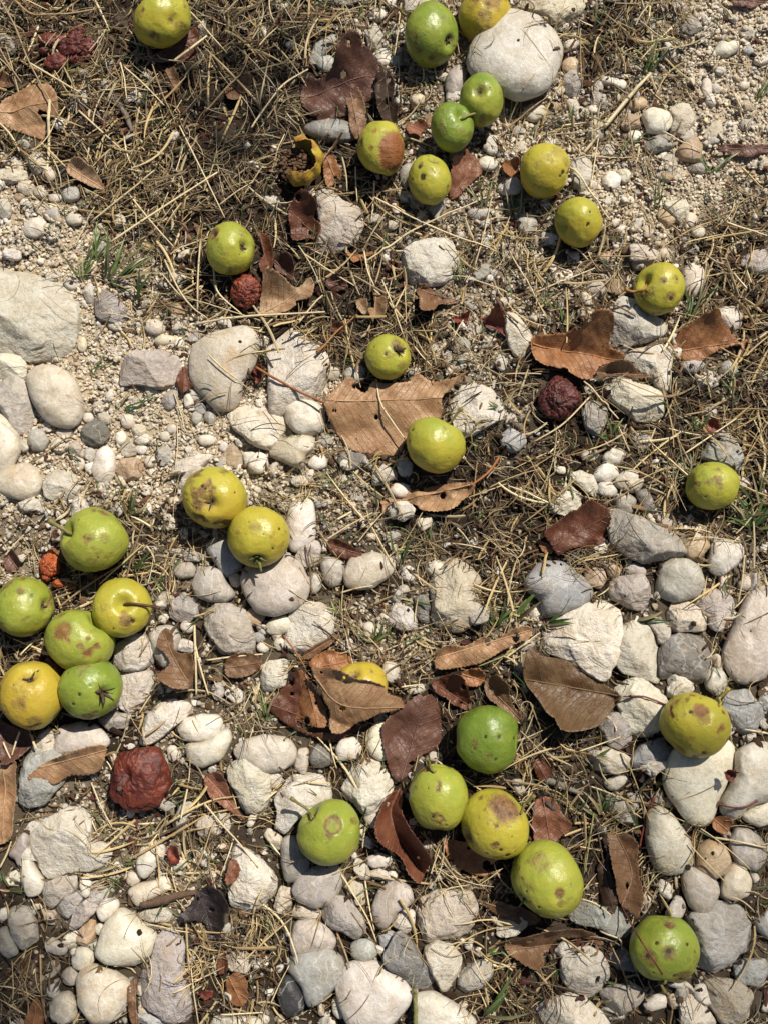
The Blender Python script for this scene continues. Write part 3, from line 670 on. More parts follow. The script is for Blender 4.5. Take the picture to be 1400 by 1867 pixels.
# ------------------------------------------------------------------ dead leaves
# desc | colour | tile | outline | midrib start, end | fold, curl, lift(px), tilt x, tilt y
LCOL = dict(tan=(.36, .225, .12), pale=(.36, .245, .145), orange=(.30, .145, .062), red=(.14, .055, .03), brown=(.19, .112, .06), dark=(.055, .034, .023), maroon=(.13, .066, .048), olive=(.125, .078, .038), black=(.035, .028, .028), pink=(.26, .12, .07), scrap=(.2, .035, .018))
LEAVES = [
 ('pale tan leaf with a small torn hole', 'tan', 'A', '0 560 60 510 190 460 280 470 318 540 300 620 225 590 235 640 270 700 240 728 150 710 0 655 -40 620', '0 600 300 550', .25, .2, 12, 0, .1, None),
 ('reddish leaf lying flat under the notched apple', 'red', 'A', '820 300 900 235 1010 165 1050 150 1060 230 1030 300 930 330 850 310', '820 300 1050 190', .2, .2, 8, 0, .1, None),
 ('small greyish tan leaf curled lengthwise', 'pale', 'A', '355 880 400 850 480 880 530 940 555 1000 500 1000 450 975 370 930', '360 880 550 1000', .5, .3, 9, 0, 0, None),
 ('brown leaf cut by the left edge', 'brown', 'A', '-30 390 50 400 90 450 30 470 -30 475', '-30 430 90 450', .3, .2, 8, 0, 0, None),
 ('large ragged maroon leaf', 'maroon', 'B', '255 500 300 420 350 430 420 400 480 310 560 280 650 330 690 430 650 520 560 540 520 600 440 600 400 660 330 610 270 560', '260 510 680 400', .15, .55, 16, .1, .1, None),
 ('dark upright curled leaf half', 'dark', 'B', '650 440 700 360 760 450 750 520 780 580 760 690 700 640 660 560', '700 360 740 680', .6, .4, 20, -.5, .1, None),
 ('pale brown hanging leaf strip', 'brown', 'B', '490 480 560 460 600 560 610 650 560 740 520 700 510 580', '520 470 570 730', .5, .3, 14, 0, 0, None),
 ('pinkish tan crumpled leaf', 'pink', 'B', '810 640 850 650 900 640 940 680 900 700 900 740 860 720 830 740', '810 650 920 700', .3, .4, 9, 0, 0, None),
 ('pinkish brown crumpled leaf', 'pink', 'B', '1060 880 1100 850 1130 810 1200 850 1220 920 1150 980 1100 1040 1060 1060 1040 1000', '1050 1050 1200 850', .3, .4, 9, 0, 0, None),
 ('red-brown torn leaf on the rough cream stone', 'red', 'B', '190 1100 270 1040 350 1110 330 1160 370 1210 350 1270 300 1260 220 1290 200 1190', '200 1120 350 1250', .2, .4, 22, .0, .1, None),
 ('rusty leaf fragment beside the hollow peel', 'orange', 'B', '375 820 430 830 475 900 470 960 440 930 430 980 390 980', '390 820 450 970', .4, .4, 10, 0, 0, None),
 ('pale brown leaf with a wavy edge', 'pale', 'E', '40 330 60 200 80 150 105 130 170 150 240 190 300 140 330 165 320 250 240 270 240 290 150 325', '45 320 300 180', .4, .5, 14, .1, 0, None),
 ('narrow red-brown leaf standing on edge', 'red', 'B', '30 1240 90 1260 115 1340 110 1420 80 1480 40 1420 60 1330', '40 1240 90 1460', .8, .2, 16, -.3, 0, None),
 ('small orange-tan leaf corner', 'orange', 'E', '490 -10 560 10 640 -5 650 20 610 20 600 60 570 50 540 70 520 40', '490 0 640 10', .3, .3, 8, 0, 0, None),
 ('tiny tan leaf pointing downwards', 'tan', 'E', '650 200 700 240 715 290 695 355 650 350 640 395 635 350 612 300 640 250', '660 200 640 390', .4, .3, 12, 0, 0, None),
 ('tiny brown leaf scrap', 'pale', 'E', '555 255 610 255 615 310 590 330 560 300', '555 255 600 325', .4, .3, 10, 0, 0, None),
 ('small maroon leaf scrap', 'maroon', 'E', '390 150 450 120 510 170 490 205 410 200', '390 160 505 180', .4, .5, 10, 0, 0, None),
 ('crumpled maroon leaf', 'maroon', 'E', '120 30 200 20 230 80 215 150 180 120 130 100', '120 40 210 130', .5, .5, 12, 0, 0, None),
 ('brown torn leaf', 'brown', 'E', '870 200 900 170 960 190 1000 240 1110 250 1050 280 990 280 960 330 890 330 885 250', '880 190 1100 255', .3, .4, 10, 0, 0, None),
 ('tiny red-brown leaf curl', 'red', 'E', '410 400 450 375 490 390 480 430 430 430', '410 400 490 420', .4, .4, 9, 0, 0, None),
 ('small dark red leaf', 'scrap', 'E', '1060 340 1110 340 1150 320 1150 390 1120 370 1080 380', '1060 350 1150 370', .4, .5, 12, 0, 0, None),
 ('dark red curled leaf', 'scrap', 'E', '1190 330 1240 350 1290 300 1320 340 1355 400 1340 450 1300 410 1260 400', '1190 340 1345 430', .5, .6, 14, 0, 0, None),
 ('large toothed tan leaf with an orange stalk', 'tan', 'E', '385 815 430 750 480 690 520 665 540 710 600 750 640 690 700 700 830 690 870 640 920 670 980 690 1060 680 1140 650 1080 710 1040 740 1010 800 1000 880 900 900 840 960 800 1060 700 1075 620 1065 520 1040 450 960 400 870', '385 800 1000 780', .12, .25, 17, .02, .05, '385 800 250 740 120 670 20 610'),
 ('curled tan leaf with toothed upper edge', 'tan', 'E', '690 1310 760 1290 870 1260 980 1235 1160 1230 1160 1290 1060 1370 980 1380 900 1375 860 1340 780 1330 720 1350 690 1400 675 1340', '1160 1240 690 1340', .5, .5, 20, 0, .25, '1160 1240 1230 1190 1270 1150 1310 1090'),
 ('orange-brown folded leaf with a deep shadow inside', 'orange', 'F', '145 450 250 440 360 420 440 370 520 370 555 420 545 470 555 510 635 550 600 580 540 590 490 620 480 665 410 675 300 630 180 590 145 540', '145 480 600 570', .75, .2, 22, 0, .15, None),
 ('thin curled leaf with a saw-toothed edge', 'brown', 'F', '490 625 540 600 620 590 700 620 750 655 795 645 770 665 700 675 620 650 500 665', '490 640 790 650', .9, .3, 34, 0, 0, None),
 ('reddish brown leaf with a pointed tail', 'orange', 'F', '895 500 910 440 980 390 1060 335 1130 360 1200 420 1245 475 1300 460 1310 540 1270 520 1245 490 1200 500 1110 535 1040 575 960 570 930 530', '895 520 1245 475', .3, .3, 18, .05, .1, None),
 ('glossy dark red-brown leaf', 'red', 'I', '200 150 290 80 370 20 450 -20 520 0 550 40 555 80 550 150 510 225 420 225 340 240 280 270 240 210', '250 220 545 60', .3, .4, 18, .1, 0, None),
 ('small orange leaf curl', 'orange', 'I', '165 180 200 195 250 220 255 255 215 262 185 230', '165 180 250 250', .6, .3, 10, 0, 0, None),
 ('big smooth olive-brown leaf with a red stalk', 'olive', 'I', '120 760 180 800 330 830 450 890 540 960 625 1020 570 1090 500 1160 400 1195 270 1195 230 1140 170 1040 100 940 90 850', '622 1020 110 930', .35, .3, 26, -.1, .2, '622 1020 720 1018 790 1040 850 1065'),
 ('tan leaf tucked behind the covered yellow apple', 'orange', 'H', '300 860 340 800 450 770 540 830 530 900 480 900 380 890', '310 870 530 830', .2, .3, 12, 0, 0, None),
 ('broad veined brown leaf lying over the yellow apple', 'tan', 'H', '320 870 400 865 480 880 560 920 620 930 700 960 720 1000 780 1020 805 1080 680 1110 620 1140 560 1160 490 1210 450 1215 420 1200 400 1110 370 990', '325 900 480 1060 800 1080', .3, .3, 58, -.05, .25, None),
 ('orange-brown folded leaf with a thin dark stalk', 'orange', 'H', '240 880 290 900 330 970 380 1060 405 1175 290 1175 210 1130 205 1050', '280 880 350 1170', .5, .3, 20, .1, 0, '285 870 230 780 170 700'),
 ('dark reddish leaf edge under other leaves', 'red', 'H', '80 1060 180 960 240 860 270 1000 240 1170 420 1210 640 1150 560 1200 440 1260 330 1240 200 1180 130 1130', '90 1060 500 1220', .3, .3, 8, 0, 0, None),
 ('oval maroon leaf with a straight pale midrib', 'maroon', 'H', '690 1180 740 1110 800 1070 870 1010 930 995 985 1050 1005 1150 1005 1260 960 1310 900 1340 850 1400 790 1480 740 1440 700 1300', '790 1470 925 1010', .25, .3, 18, 0, .1, None),
 ('long rolled tan leaf', 'tan', 'H', '970 870 985 770 1040 745 1130 750 1230 700 1290 720 1400 650 1480 655 1470 710 1400 740 1290 800 1200 850 1080 872', '970 820 1470 670', .7, .4, 26, 0, .2, None),
 ('small creased brown leaf', 'orange', 'H', '1110 890 1200 870 1240 920 1210 960 1180 970 1120 960', '1110 900 1230 940', .5, .4, 12, 0, 0, None),
 ('crumpled tan-brown leaf', 'brown', 'H', '1235 940 1290 900 1320 930 1350 960 1380 1060 1440 1130 1400 1160 1350 1120 1290 1060 1240 1030', '1240 950 1420 1140', .4, .5, 14, 0, 0, None),
 ('dark brown crumpled leaf', 'red', 'H', '950 930 1060 900 1120 930 1170 1090 1100 1080 1010 1030 960 980', '950 940 1150 1070', .4, .5, 12, 0, 0, None),
 ('two-lobed brown leaf with a pale midrib', 'brown', 'G', '835 750 840 700 880 655 920 690 925 760 960 790 1035 800 1030 940 980 985 900 960 850 910 900 850 870 790', '1010 950 930 830 870 690', .3, .3, 16, 0, 0, None),
 ('tan-orange leaf with a wavy torn edge', 'tan', 'P', '66 1404 89 1388 137 1369 171 1359 195 1359 192 1386 178 1408 150 1415 125 1416 99 1432 85 1421 45 1425', '70 1400 193 1368', .3, .5, 24, 0, .2, None),
 ('large ochre leaf cut by the left edge', 'tan', 'P', '-20 1390 20 1385 38 1388 33 1420 28 1480 22 1530 -20 1528', '10 1388 5 1528', .3, .4, 18, .1, 0, None),
 ('dark brown leaf litter scrap', 'maroon', 'P', '-10 1317 30 1325 65 1340 50 1370 20 1392 -10 1380', '-10 1330 55 1360', .3, .5, 12, 0, 0, None),
 ('black ivy-like leaf with pointed lobes', 'black', 'J', '960 800 1000 790 1050 700 1130 655 1200 690 1235 740 1235 780 1210 790 1205 860 1175 920 1160 995 1120 960 1100 950 1090 880 1040 850 990 840', '1050 690 1150 990', .3, .4, 18, 0, 0, None),
 ('small brown leaf pod', 'red', 'J', '1160 1060 1190 1035 1215 1050 1215 1110 1180 1140 1155 1110', '1190 1040 1185 1140', .7, .3, 12, 0, 0, None),
 ('curled brown-orange leaf', 'orange', 'J', '1215 1150 1260 1120 1310 1150 1330 1240 1290 1310 1230 1290 1200 1200', '1220 1150 1290 1300', .5, .4, 12, 0, 0, None),
 ('dull pinkish leaf on the gravel', 'pink', 'J', '1085 90 1170 50 1210 100 1250 230 1310 325 1230 270 1180 240 1120 200', '1100 90 1300 310', .3, .3, 10, 0, 0, None),
 ('round brown leaf stuck to the white stone', 'pink', 'J', '1190 600 1210 540 1240 515 1280 560 1275 610 1250 640 1210 665', '1200 640 1260 530', .2, .2, 26, 0, 0, None),
 ('orange-brown leaf at the bottom left edge', 'orange', 'J', '130 1420 160 1310 200 1250 225 1330 220 1430', '180 1430 200 1260', .4, .2, 12, 0, 0, None),
 ('narrow twisted brown leaf strip', 'brown', 'J', '685 1200 720 1150 735 1200 720 1290 750 1400 710 1410 680 1320', '715 1160 730 1400', .5, .3, 10, 0, 0, None),
 ('glossy red-brown curled leaf with a shaded hollow', 'red', 'K', '650 340 690 230 740 170 785 140 800 200 795 260 830 330 880 400 945 500 930 570 890 655 830 600 790 520 720 460 670 410', '785 140 740 320 900 600', 1.8, .2, 30, 0, 0, None),
 ('orange-brown leaf under the brown-capped apple', 'orange', 'K', '1015 420 1110 430 1200 430 1300 480 1290 520 1250 560 1240 612 1130 590 1050 530', '1020 430 1250 590', .3, .4, 12, 0, 0, None),
 ('dark brown leaf shaded by the largest dented apple', 'brown', 'P', '868 1638 885 1650 910 1640 945 1650 985 1675 960 1690 930 1680 905 1672', '868 1640 980 1680', .3, .4, 12, 0, 0, None),
 ('long drooping brown leaf with a red stalk', 'brown', 'L', '545 400 600 395 640 385 700 430 715 560 728 700 715 760 690 830 650 790 620 780 585 680 560 560', '620 775 680 600 600 400', .4, .3, 22, .15, 0, '620 775 700 920 770 1030 835 1135'),
 ('narrow dark leaf half folded under the long drooping leaf', 'dark', 'L', '470 300 520 360 550 420 560 560 590 680 600 770 545 810 510 720 490 560 540 500', '480 310 570 790', .4, .3, 14, 0, 0, None),
 ('flat pinkish tan leaf behind the largest dented apple', 'pink', 'L', '150 240 200 190 270 210 300 280 350 340 280 430 150 430', '200 190 240 430', .25, .3, 10, 0, 0, None),
 ('rolled dark brown leaf strip', 'brown', 'L', '0 1010 70 940 150 900 330 870 430 890 520 960 500 985 400 945 280 960 210 1060 170 1100 60 1060', '0 1020 500 960', .7, .4, 14, 0, 0, None),
 ('maroon leaf cut by the right edge', 'maroon', 'C', '1120 790 1200 765 1290 772 1440 770 1420 800 1300 838 1200 820', '1120 790 1430 785', .4, .3, 12, 0, 0, None),
 ('maroon leaf cut by the top right edge', 'maroon', 'C', '1180 -30 1400 -30 1390 5 1310 45 1230 38 1190 5', '1180 0 1400 0', .3, .3, 12, 0, 0, None),
 ('very dark red leaf', 'red', 'H', '400 200 440 180 530 220 590 260 550 285 500 290 420 260', '400 210 580 265', .5, .4, 14, 0, 0, None),
 ('narrow brown leaf strip', 'brown', 'H', '265 800 350 740 440 690 458 712 370 780 300 825', '270 810 455 700', .6, .3, 12, 0, 0, None),
 ('rusty leaf under the brown-streaked apple', 'orange', 'C', '-10 850 60 848 72 900 40 950 -5 930', '-5 860 60 920', .4, .4, 10, 0, 0, None),
 ('grey-brown leaf fragment', 'brown', 'G', '1190 850 1260 790 1370 800 1400 860 1300 920 1200 910', '1195 870 1390 840', .4, .5, 10, 0, 0, None),
 ('red-orange scrap of fruit skin', 'scrap', 'J', '885 490 905 450 960 445 965 520 940 560 905 555', '900 450 940 550', .3, .6, 14, 0, 0, None),
 ('red scrap of fruit skin', 'scrap', 'J', '1055 1245 1100 1215 1140 1225 1130 1260 1090 1275', '1055 1245 1140 1240', .3, .6, 12, 0, 0, None),
 ('ragged red scrap of skin', 'scrap', 'F', '1065 905 1095 885 1125 900 1135 935 1110 960 1075 955', '1070 910 1130 950', .4, .6, 14, 0, 0, None),
 ('crumpled orange-red scrap', 'scrap', 'L', '1165 60 1190 42 1225 55 1228 90 1205 115 1175 100', '1170 60 1220 100', .4, .6, 50, 0, 0, None),
 ('square light brown leaf chip', 'orange', 'L', '1110 300 1150 285 1210 305 1200 360 1165 400 1105 365', '1110 310 1195 380', .2, .5, 30, 0, 0, None),
 ('reddish twisted leaf scrap', 'scrap', 'D', '1345 620 1370 600 1400 610 1395 690 1360 705', '1350 615 1385 700', .5, .5, 10, 0, 0, None),
 ('red-brown leaf against the cream stone', 'red', 'D', '940 690 965 610 1000 600 1010 680 1035 715 990 740 970 770 955 740', '980 605 980 760', .4, .4, 8, 0, 0, None),
 ('brown crumpled leaf litter piece', 'brown', 'A', '870 370 930 360 960 420 950 500 900 470', '880 370 940 490', .5, .5, 8, 0, 0, None),
 ('dark brown leaf under straw', 'brown', 'A', '1200 450 1330 420 1340 470 1290 530 1220 540', '1210 460 1330 500', .3, .4, 5, 0, 0, None),
 ('torn dark red leaf', 'maroon', 'G', '20 260 80 240 125 300 90 360 40 350', '30 260 100 350', .4, .5, 8, 0, 0, None),
 ('dark brown leaf between dark litter', 'red', 'L', '150 0 240 -10 250 60 210 110 160 80', '160 0 220 100', .4, .5, 10, 0, 0, None),
]
def inside(poly_, X, Y):
    n = len(poly_); r = np.zeros(X.shape, bool); j = n - 1
    for i in range(n):
        xi, yi = poly_[i]; xj, yj = poly_[j]
        if yi != yj: r ^= ((yi > Y) != (yj > Y)) & (X < (xj - xi) * (Y - yi) / (yj - yi) + xi)
        j = i
    return r
# ------------------------------------------------------------------ what covers the ground, one letter per 100 photo pixels
COVER = """ssddssmmmmmsmg
sssddddmmmmmmg
sssddddmmggmgg
gssddddmmmmggm
ggmsdddmmmsmms
ggmssddsmmmsms
gggmssssmdsmms
ggggggsssmdsds
gggggmmsddsdss
mmsmmmmddssmms
mssmpppmsdsppm
smspppmmdmpppp
ssmpmsssddpppp
sppmppspdsdppp
pmmsppppdsdspp
pmmmppppssdspp
pppmsppspdsppp
sppsdppppsdppp
dppsdppmsspppp"""
ROWS = COVER.split('\n')
STRAWY = dict(s=1.0, m=0.52, g=0.07, p=0.34, d=0.75)
GRAVELLY = dict(s=0.10, m=0.7, g=1.0, p=0.6, d=0.05)
def _grid(tab): return np.array([[tab[ch] for ch in (r + 'pppppppp')[:14]] for r in ROWS], float)
GS, GG = _grid(STRAWY), _grid(GRAVELLY)
GT = _grid(dict(s=0.0, m=0.4, g=1.0, p=0.05, d=0.0))
GD = _grid(dict(s=0.22, m=0.05, g=0.0, p=0.25, d=1.0))  # d cells get the most painted shade
def bil(G, gx, gy):
    x = np.clip(gx / 100 - 0.5, 0, 13); y = np.clip(gy / 100 - 0.5, 0, 18)
    i = np.minimum(x.astype(int), 12); j = np.minimum(y.astype(int), 17); u = x - i; v = y - j
    u = u * u * (3 - 2 * u); v = v * v * (3 - 2 * v)
    return (G[j, i] * (1 - u) + G[j, i + 1] * u) * (1 - v) + (G[j + 1, i] * (1 - u) + G[j + 1, i + 1] * u) * v
# ground pixels: gx = X/S + 700, gy = 933.5 - Y/S  (level grid on the ground, not the picture)
def gpx(X, Y): return np.asarray(X) / S + PW / 2, PH / 2 - np.asarray(Y) / S
MX, MY, CELL = 340, 420, 2.0
HW, HH = int((PW + 2 * MX) / CELL), int((PH + 2 * MY) / CELL)
gxx, gyy = np.meshgrid((np.arange(HW) + 0.5) * CELL - MX, (np.arange(HH) + 0.5) * CELL - MY)
flat = np.stack([gxx.ravel(), gyy.ravel(), np.zeros(gxx.size)], 1)
G0 = ((fbm(flat / 190, 3, 3) - 0.5) * 26 + (fbm(flat / 42, 5, 3) - 0.5) * 9).reshape(gxx.shape)
warp = (fbm(flat / 70, 11, 3).reshape(gxx.shape) - 0.5) * 170
warp2 = (fbm(flat / 70, 13, 3).reshape(gxx.shape) - 0.5) * 170
strawy = bil(GS, gxx + warp, gyy + warp2); gravelly = bil(GG, gxx + warp, gyy + warp2); tanny = bil(GT, gxx + warp, gyy + warp2)
shade_tint = np.clip(bil(GD, gxx + warp, gyy + warp2) * .8 + (fbm(flat / 60, 19, 3).reshape(gxx.shape) - .46) * 1.5, 0, 1)  # shade of the dim straw zones, painted as darker straw colour, plus noise
G0 += strawy * 5
H = G0 * S                                   # surface height in metres, raised as things are laid down
STONEMASK = np.zeros(H.shape, bool); LEAFMASK = np.zeros(H.shape, bool); APPLEMASK = np.zeros(H.shape, bool)
def cell(X, Y):
    gx, gy = gpx(X, Y)
    return np.clip(((gy + MY) / CELL).astype(int), 0, HH - 1), np.clip(((gx + MX) / CELL).astype(int), 0, HW - 1)
def hat(X, Y):
    j, i = cell(np.atleast_1d(X), np.atleast_1d(Y)); return H[j, i]
def g0at(X, Y):
    j, i = cell(np.atleast_1d(X), np.atleast_1d(Y)); return G0[j, i] * S

# the ground sheet: fine grid where it is seen, stretched far out
ax = np.concatenate([-np.geomspace(4, 0.36, 12), np.linspace(-0.34, 0.34, 290), np.geomspace(0.36, 4, 12)])
ay = np.concatenate([-np.geomspace(4, 0.46, 12), np.linspace(-0.44, 0.44, 370), np.geomspace(0.46, 4, 12)])
GXm, GYm = np.meshgrid(ax, ay); z = g0at(GXm.ravel(), GYm.ravel()) - 0.0004
jj, ii = cell(GXm.ravel(), GYm.ravel()); tn = tanny[jj, ii]
tn = np.clip(tn + (vn(np.stack([GXm.ravel() * 60, GYm.ravel() * 60, 0 * z], 1), 9) - 0.5) * 0.3, 0, 1)[:, None]
col = np.array([[0.03, 0.021, 0.013]]) * (1 - tn) + np.array([[0.50, 0.41, 0.29]]) * tn
nx, ny = len(ax), len(ay); a = (np.arange(ny - 1)[:, None] * nx + np.arange(nx - 1)[None, :]).ravel()
me = mesh_np('ground', np.stack([GXm.ravel(), GYm.ravel(), z], 1), np.stack([a, a + 1, a + nx + 1, a + nx], 1), True, dict(tint=col))
obj('ground', me, M_SOIL, kind='structure')

# ------------------------------------------------------------------ landmarks used in labels: name -> (px, py, radius, label phrase)
LM = []
def direction(dx, dy):
    a = math.degrees(math.atan2(-dy, dx)) % 360
    return ['right of', 'upper right of', 'above', 'upper left of', 'left of', 'lower left of', 'below', 'lower right of'][int((a + 22.5) // 45) % 8]
USED = set()
def ordinal(k): return ['', 'second ', 'third ', 'fourth ', 'fifth ', 'sixth ', 'seventh ', 'eighth '][min(k, 7)]
def where_label(desc, px, py, r=10, skip=None):
    """desc + where it lies from the closest landmark; a second landmark when the first leaves a doubt"""
    c = sorted([(max(math.hypot(px - x, py - y) - q - r, 0), x, y, nm) for (x, y, q, nm) in LM if nm != skip])
    for k in range(min(7, len(c))):
        d, x, y, nm = c[k]
        pre = 'touching ' if d < 5 and k == 0 else ('just ' if d < 34 else ('' if d < 110 else 'well '))
        dr = direction(px - x, py - y)
        s = '%s %s%s %s' % (desc, pre if pre != 'touching ' else 'close ', dr, nm)
        if len(s.split()) <= 16 and s not in USED: USED.add(s); return s
    for k in range(1, 8):
        d, x, y, nm = c[0]
        s = '%s%s %s %s' % (ordinal(k), desc, direction(px - x, py - y), nm)
        if len(s.split()) <= 16 and s not in USED: USED.add(s); return s
    return desc
# ------------------------------------------------------------------ stones
SCOL = dict(w=(0.655, 0.61, 0.53), c=(0.57, 0.51, 0.415), g=(0.40, 0.375, 0.34), d=(0.22, 0.21, 0.195), b=(0.37, 0.375, 0.37),
            k=(0.045, 0.045, 0.045), t=(0.47, 0.35, 0.23), p=(0.45, 0.405, 0.365), y=(0.62, 0.565, 0.46))
CW = dict(w='white', c='cream', g='grey', d='dark grey', b='bluish grey', k='charcoal black', t='tan', p='pinkish grey', y='yellow-patched white')
def stone_mesh(Pw, shape, hgt, sd, hi=True):
    """closed stone whose plan outline is the world polygon Pw (relative to its centre)"""
    r = np.random.RandomState(sd)
    nth, nph = hi
    th = np.linspace(-np.pi, np.pi, nth, endpoint=False)
    pa = np.arctan2(Pw[:, 1], Pw[:, 0]); pr = np.hypot(Pw[:, 0], Pw[:, 1])
    o = np.argsort(pa); pa, pr = pa[o], pr[o]
    m0 = pr.mean()
    # straight edges between outline corners, softened for rounded stones
    X = pr * np.cos(pa); Y = pr * np.sin(pa); R = np.empty(nth)
    for k, t in enumerate(th):
        j = np.searchsorted(pa, t) % len(pa); i = (j - 1) % len(pa)
        d = (math.cos(t), math.sin(t)); ex, ey = X[j] - X[i], Y[j] - Y[i]
        den = d[0] * ey - d[1] * ex
        R[k] = (X[i] * ey - Y[i] * ex) / den if abs(den) > 1e-12 else pr[i]
        if R[k] <= 0 or R[k] > pr.max() * 1.05: R[k] = min(pr[i], pr[j])
    sm = int(dict(r=3.2, a=1, f=1)[shape] * nth / 56 + .5)
    for _ in range(sm): R = (np.roll(R, 1) + R * 2 + np.roll(R, -1)) / 4
    R *= 1.10 if m0 < 48 * S else 1.04
    ph = np.linspace(-np.pi / 2, np.pi / 2, nph)
    e = dict(r=0.85, a=0.55, f=0.5)[shape]
    cp = np.cos(ph) ** e; spn = np.sign(ph) * np.abs(np.sin(ph)) ** (0.9 if shape == 'r' else 0.8)
    V = np.stack([cp[:, None] * (R * np.cos(th))[None], cp[:, None] * (R * np.sin(th))[None], spn[:, None] * hgt * np.ones(nth)[None]], -1).reshape(-1, 3)
    m = R.mean()
    # the top leans, so that faces catch the sun differently
    V[:, 2] += (V[:, 0] * r.uniform(-0.35, 0.35) + V[:, 1] * r.uniform(-0.35, 0.35)) * (0.35 if shape == 'r' else 0.7) * (V[:, 2] > -hgt * 0.5)
    # broken faces: cut by tilted planes
    ncut = dict(r=5, a=13, f=12)[shape]
    for _ in range(ncut):
        a = r.uniform(0, 2 * np.pi); el = r.uniform(0.25, 1.3); n = np.array([math.cos(a) * math.cos(el), math.sin(a) * math.cos(el), math.sin(el)])
        d = V @ n; lim = d.max() * r.uniform(0.97 - (0.38 if shape != 'r' else 0.13) * math.sin(el), 0.97)
        over = np.maximum(d - lim, 0); V -= n[None] * (over * (0.94 if shape != 'r' else 0.7))[:, None]
    nn = V / (np.linalg.norm(V, axis=1)[:, None] + 1e-9)
    q = V / m
    amp = dict(r=0.05, a=0.075, f=0.10)[shape] * m
    D = (fbm(q * 1.6 + sd % 97, 1, 2) - 0.5) * 2 * amp
    if shape != 'r':
        rid = np.abs(fbm(q * 2.6 + sd % 31, 4, 3) - 0.5) * 2
        D += -amp * 0.9 * (rid < 0.12) * 0.25 + (fbm(q * 6 + 3, 6, 3) - 0.5) * amp * 0.7
    else:
        D += (fbm(q * 4.5 + 3, 6, 2) - 0.5) * amp * 0.35
    # weathered dents
    for _ in range(4 if shape == 'r' else 7):
        c = V[r.randint(len(V) // 2, len(V))]; rr = m * r.uniform(0.12, 0.4); w_ = np.exp(-((V - c) ** 2).sum(1) / rr ** 2); D -= w_ * rr * r.uniform(0.05, 0.2)
    V = V + nn * D[:, None]
    V[:nth] = V[:nth].mean(0); V[-nth:] = V[-nth:].mean(0)
    i = np.arange(nph - 1)[:, None] * nth; j = np.arange(nth)[None]; j2 = (j + 1) % nth
    F = np.stack([i + j, i + j2, i + nth + j2, i + nth + j], -1).reshape(-1, 4)
    return V, F

items = []
for ln in STONES.strip().split('\n'):
    p = ln.split(); t, col, shp = p[:3]
    if p[3] == 'e':
        v = [float(a) for a in p[4:]]; rot = math.radians(-v[4]) if len(v) > 4 else 0
        base = []; rs = np.random.RandomState(len(items) + 5)
        for k in range(10 if shp == 'r' else 7):
            a = k * 2 * math.pi / (10 if shp == 'r' else 7) + rs.uniform(-0.2, 0.2); q = rs.uniform(0.9, 1.08) if shp == 'r' else rs.uniform(0.84, 1.12)
            x, y = v[2] * math.cos(a) * q, v[3] * math.sin(a) * q
            base.append(tp(t, v[0] + x * math.cos(rot) - y * math.sin(rot), v[1] + x * math.sin(rot) + y * math.cos(rot)))
    else: base = poly(t, ' '.join(p[3:]))
    A = np.array(base); x, y = A[:, 0], A[:, 1]
    area = 0.5 * abs(np.dot(x, np.roll(y, -1)) - np.dot(y, np.roll(x, -1)))
    items.append((area, len(items), t, col, shp, A))
BIG = set(k for (_, k, *_r) in sorted(items, key=lambda a: -a[0])[:312])
LOOSE_V, LOOSE_F, LOOSE_C = [], [], []; STONE_OBJS = []
rs_ = np.random.RandomState(12)
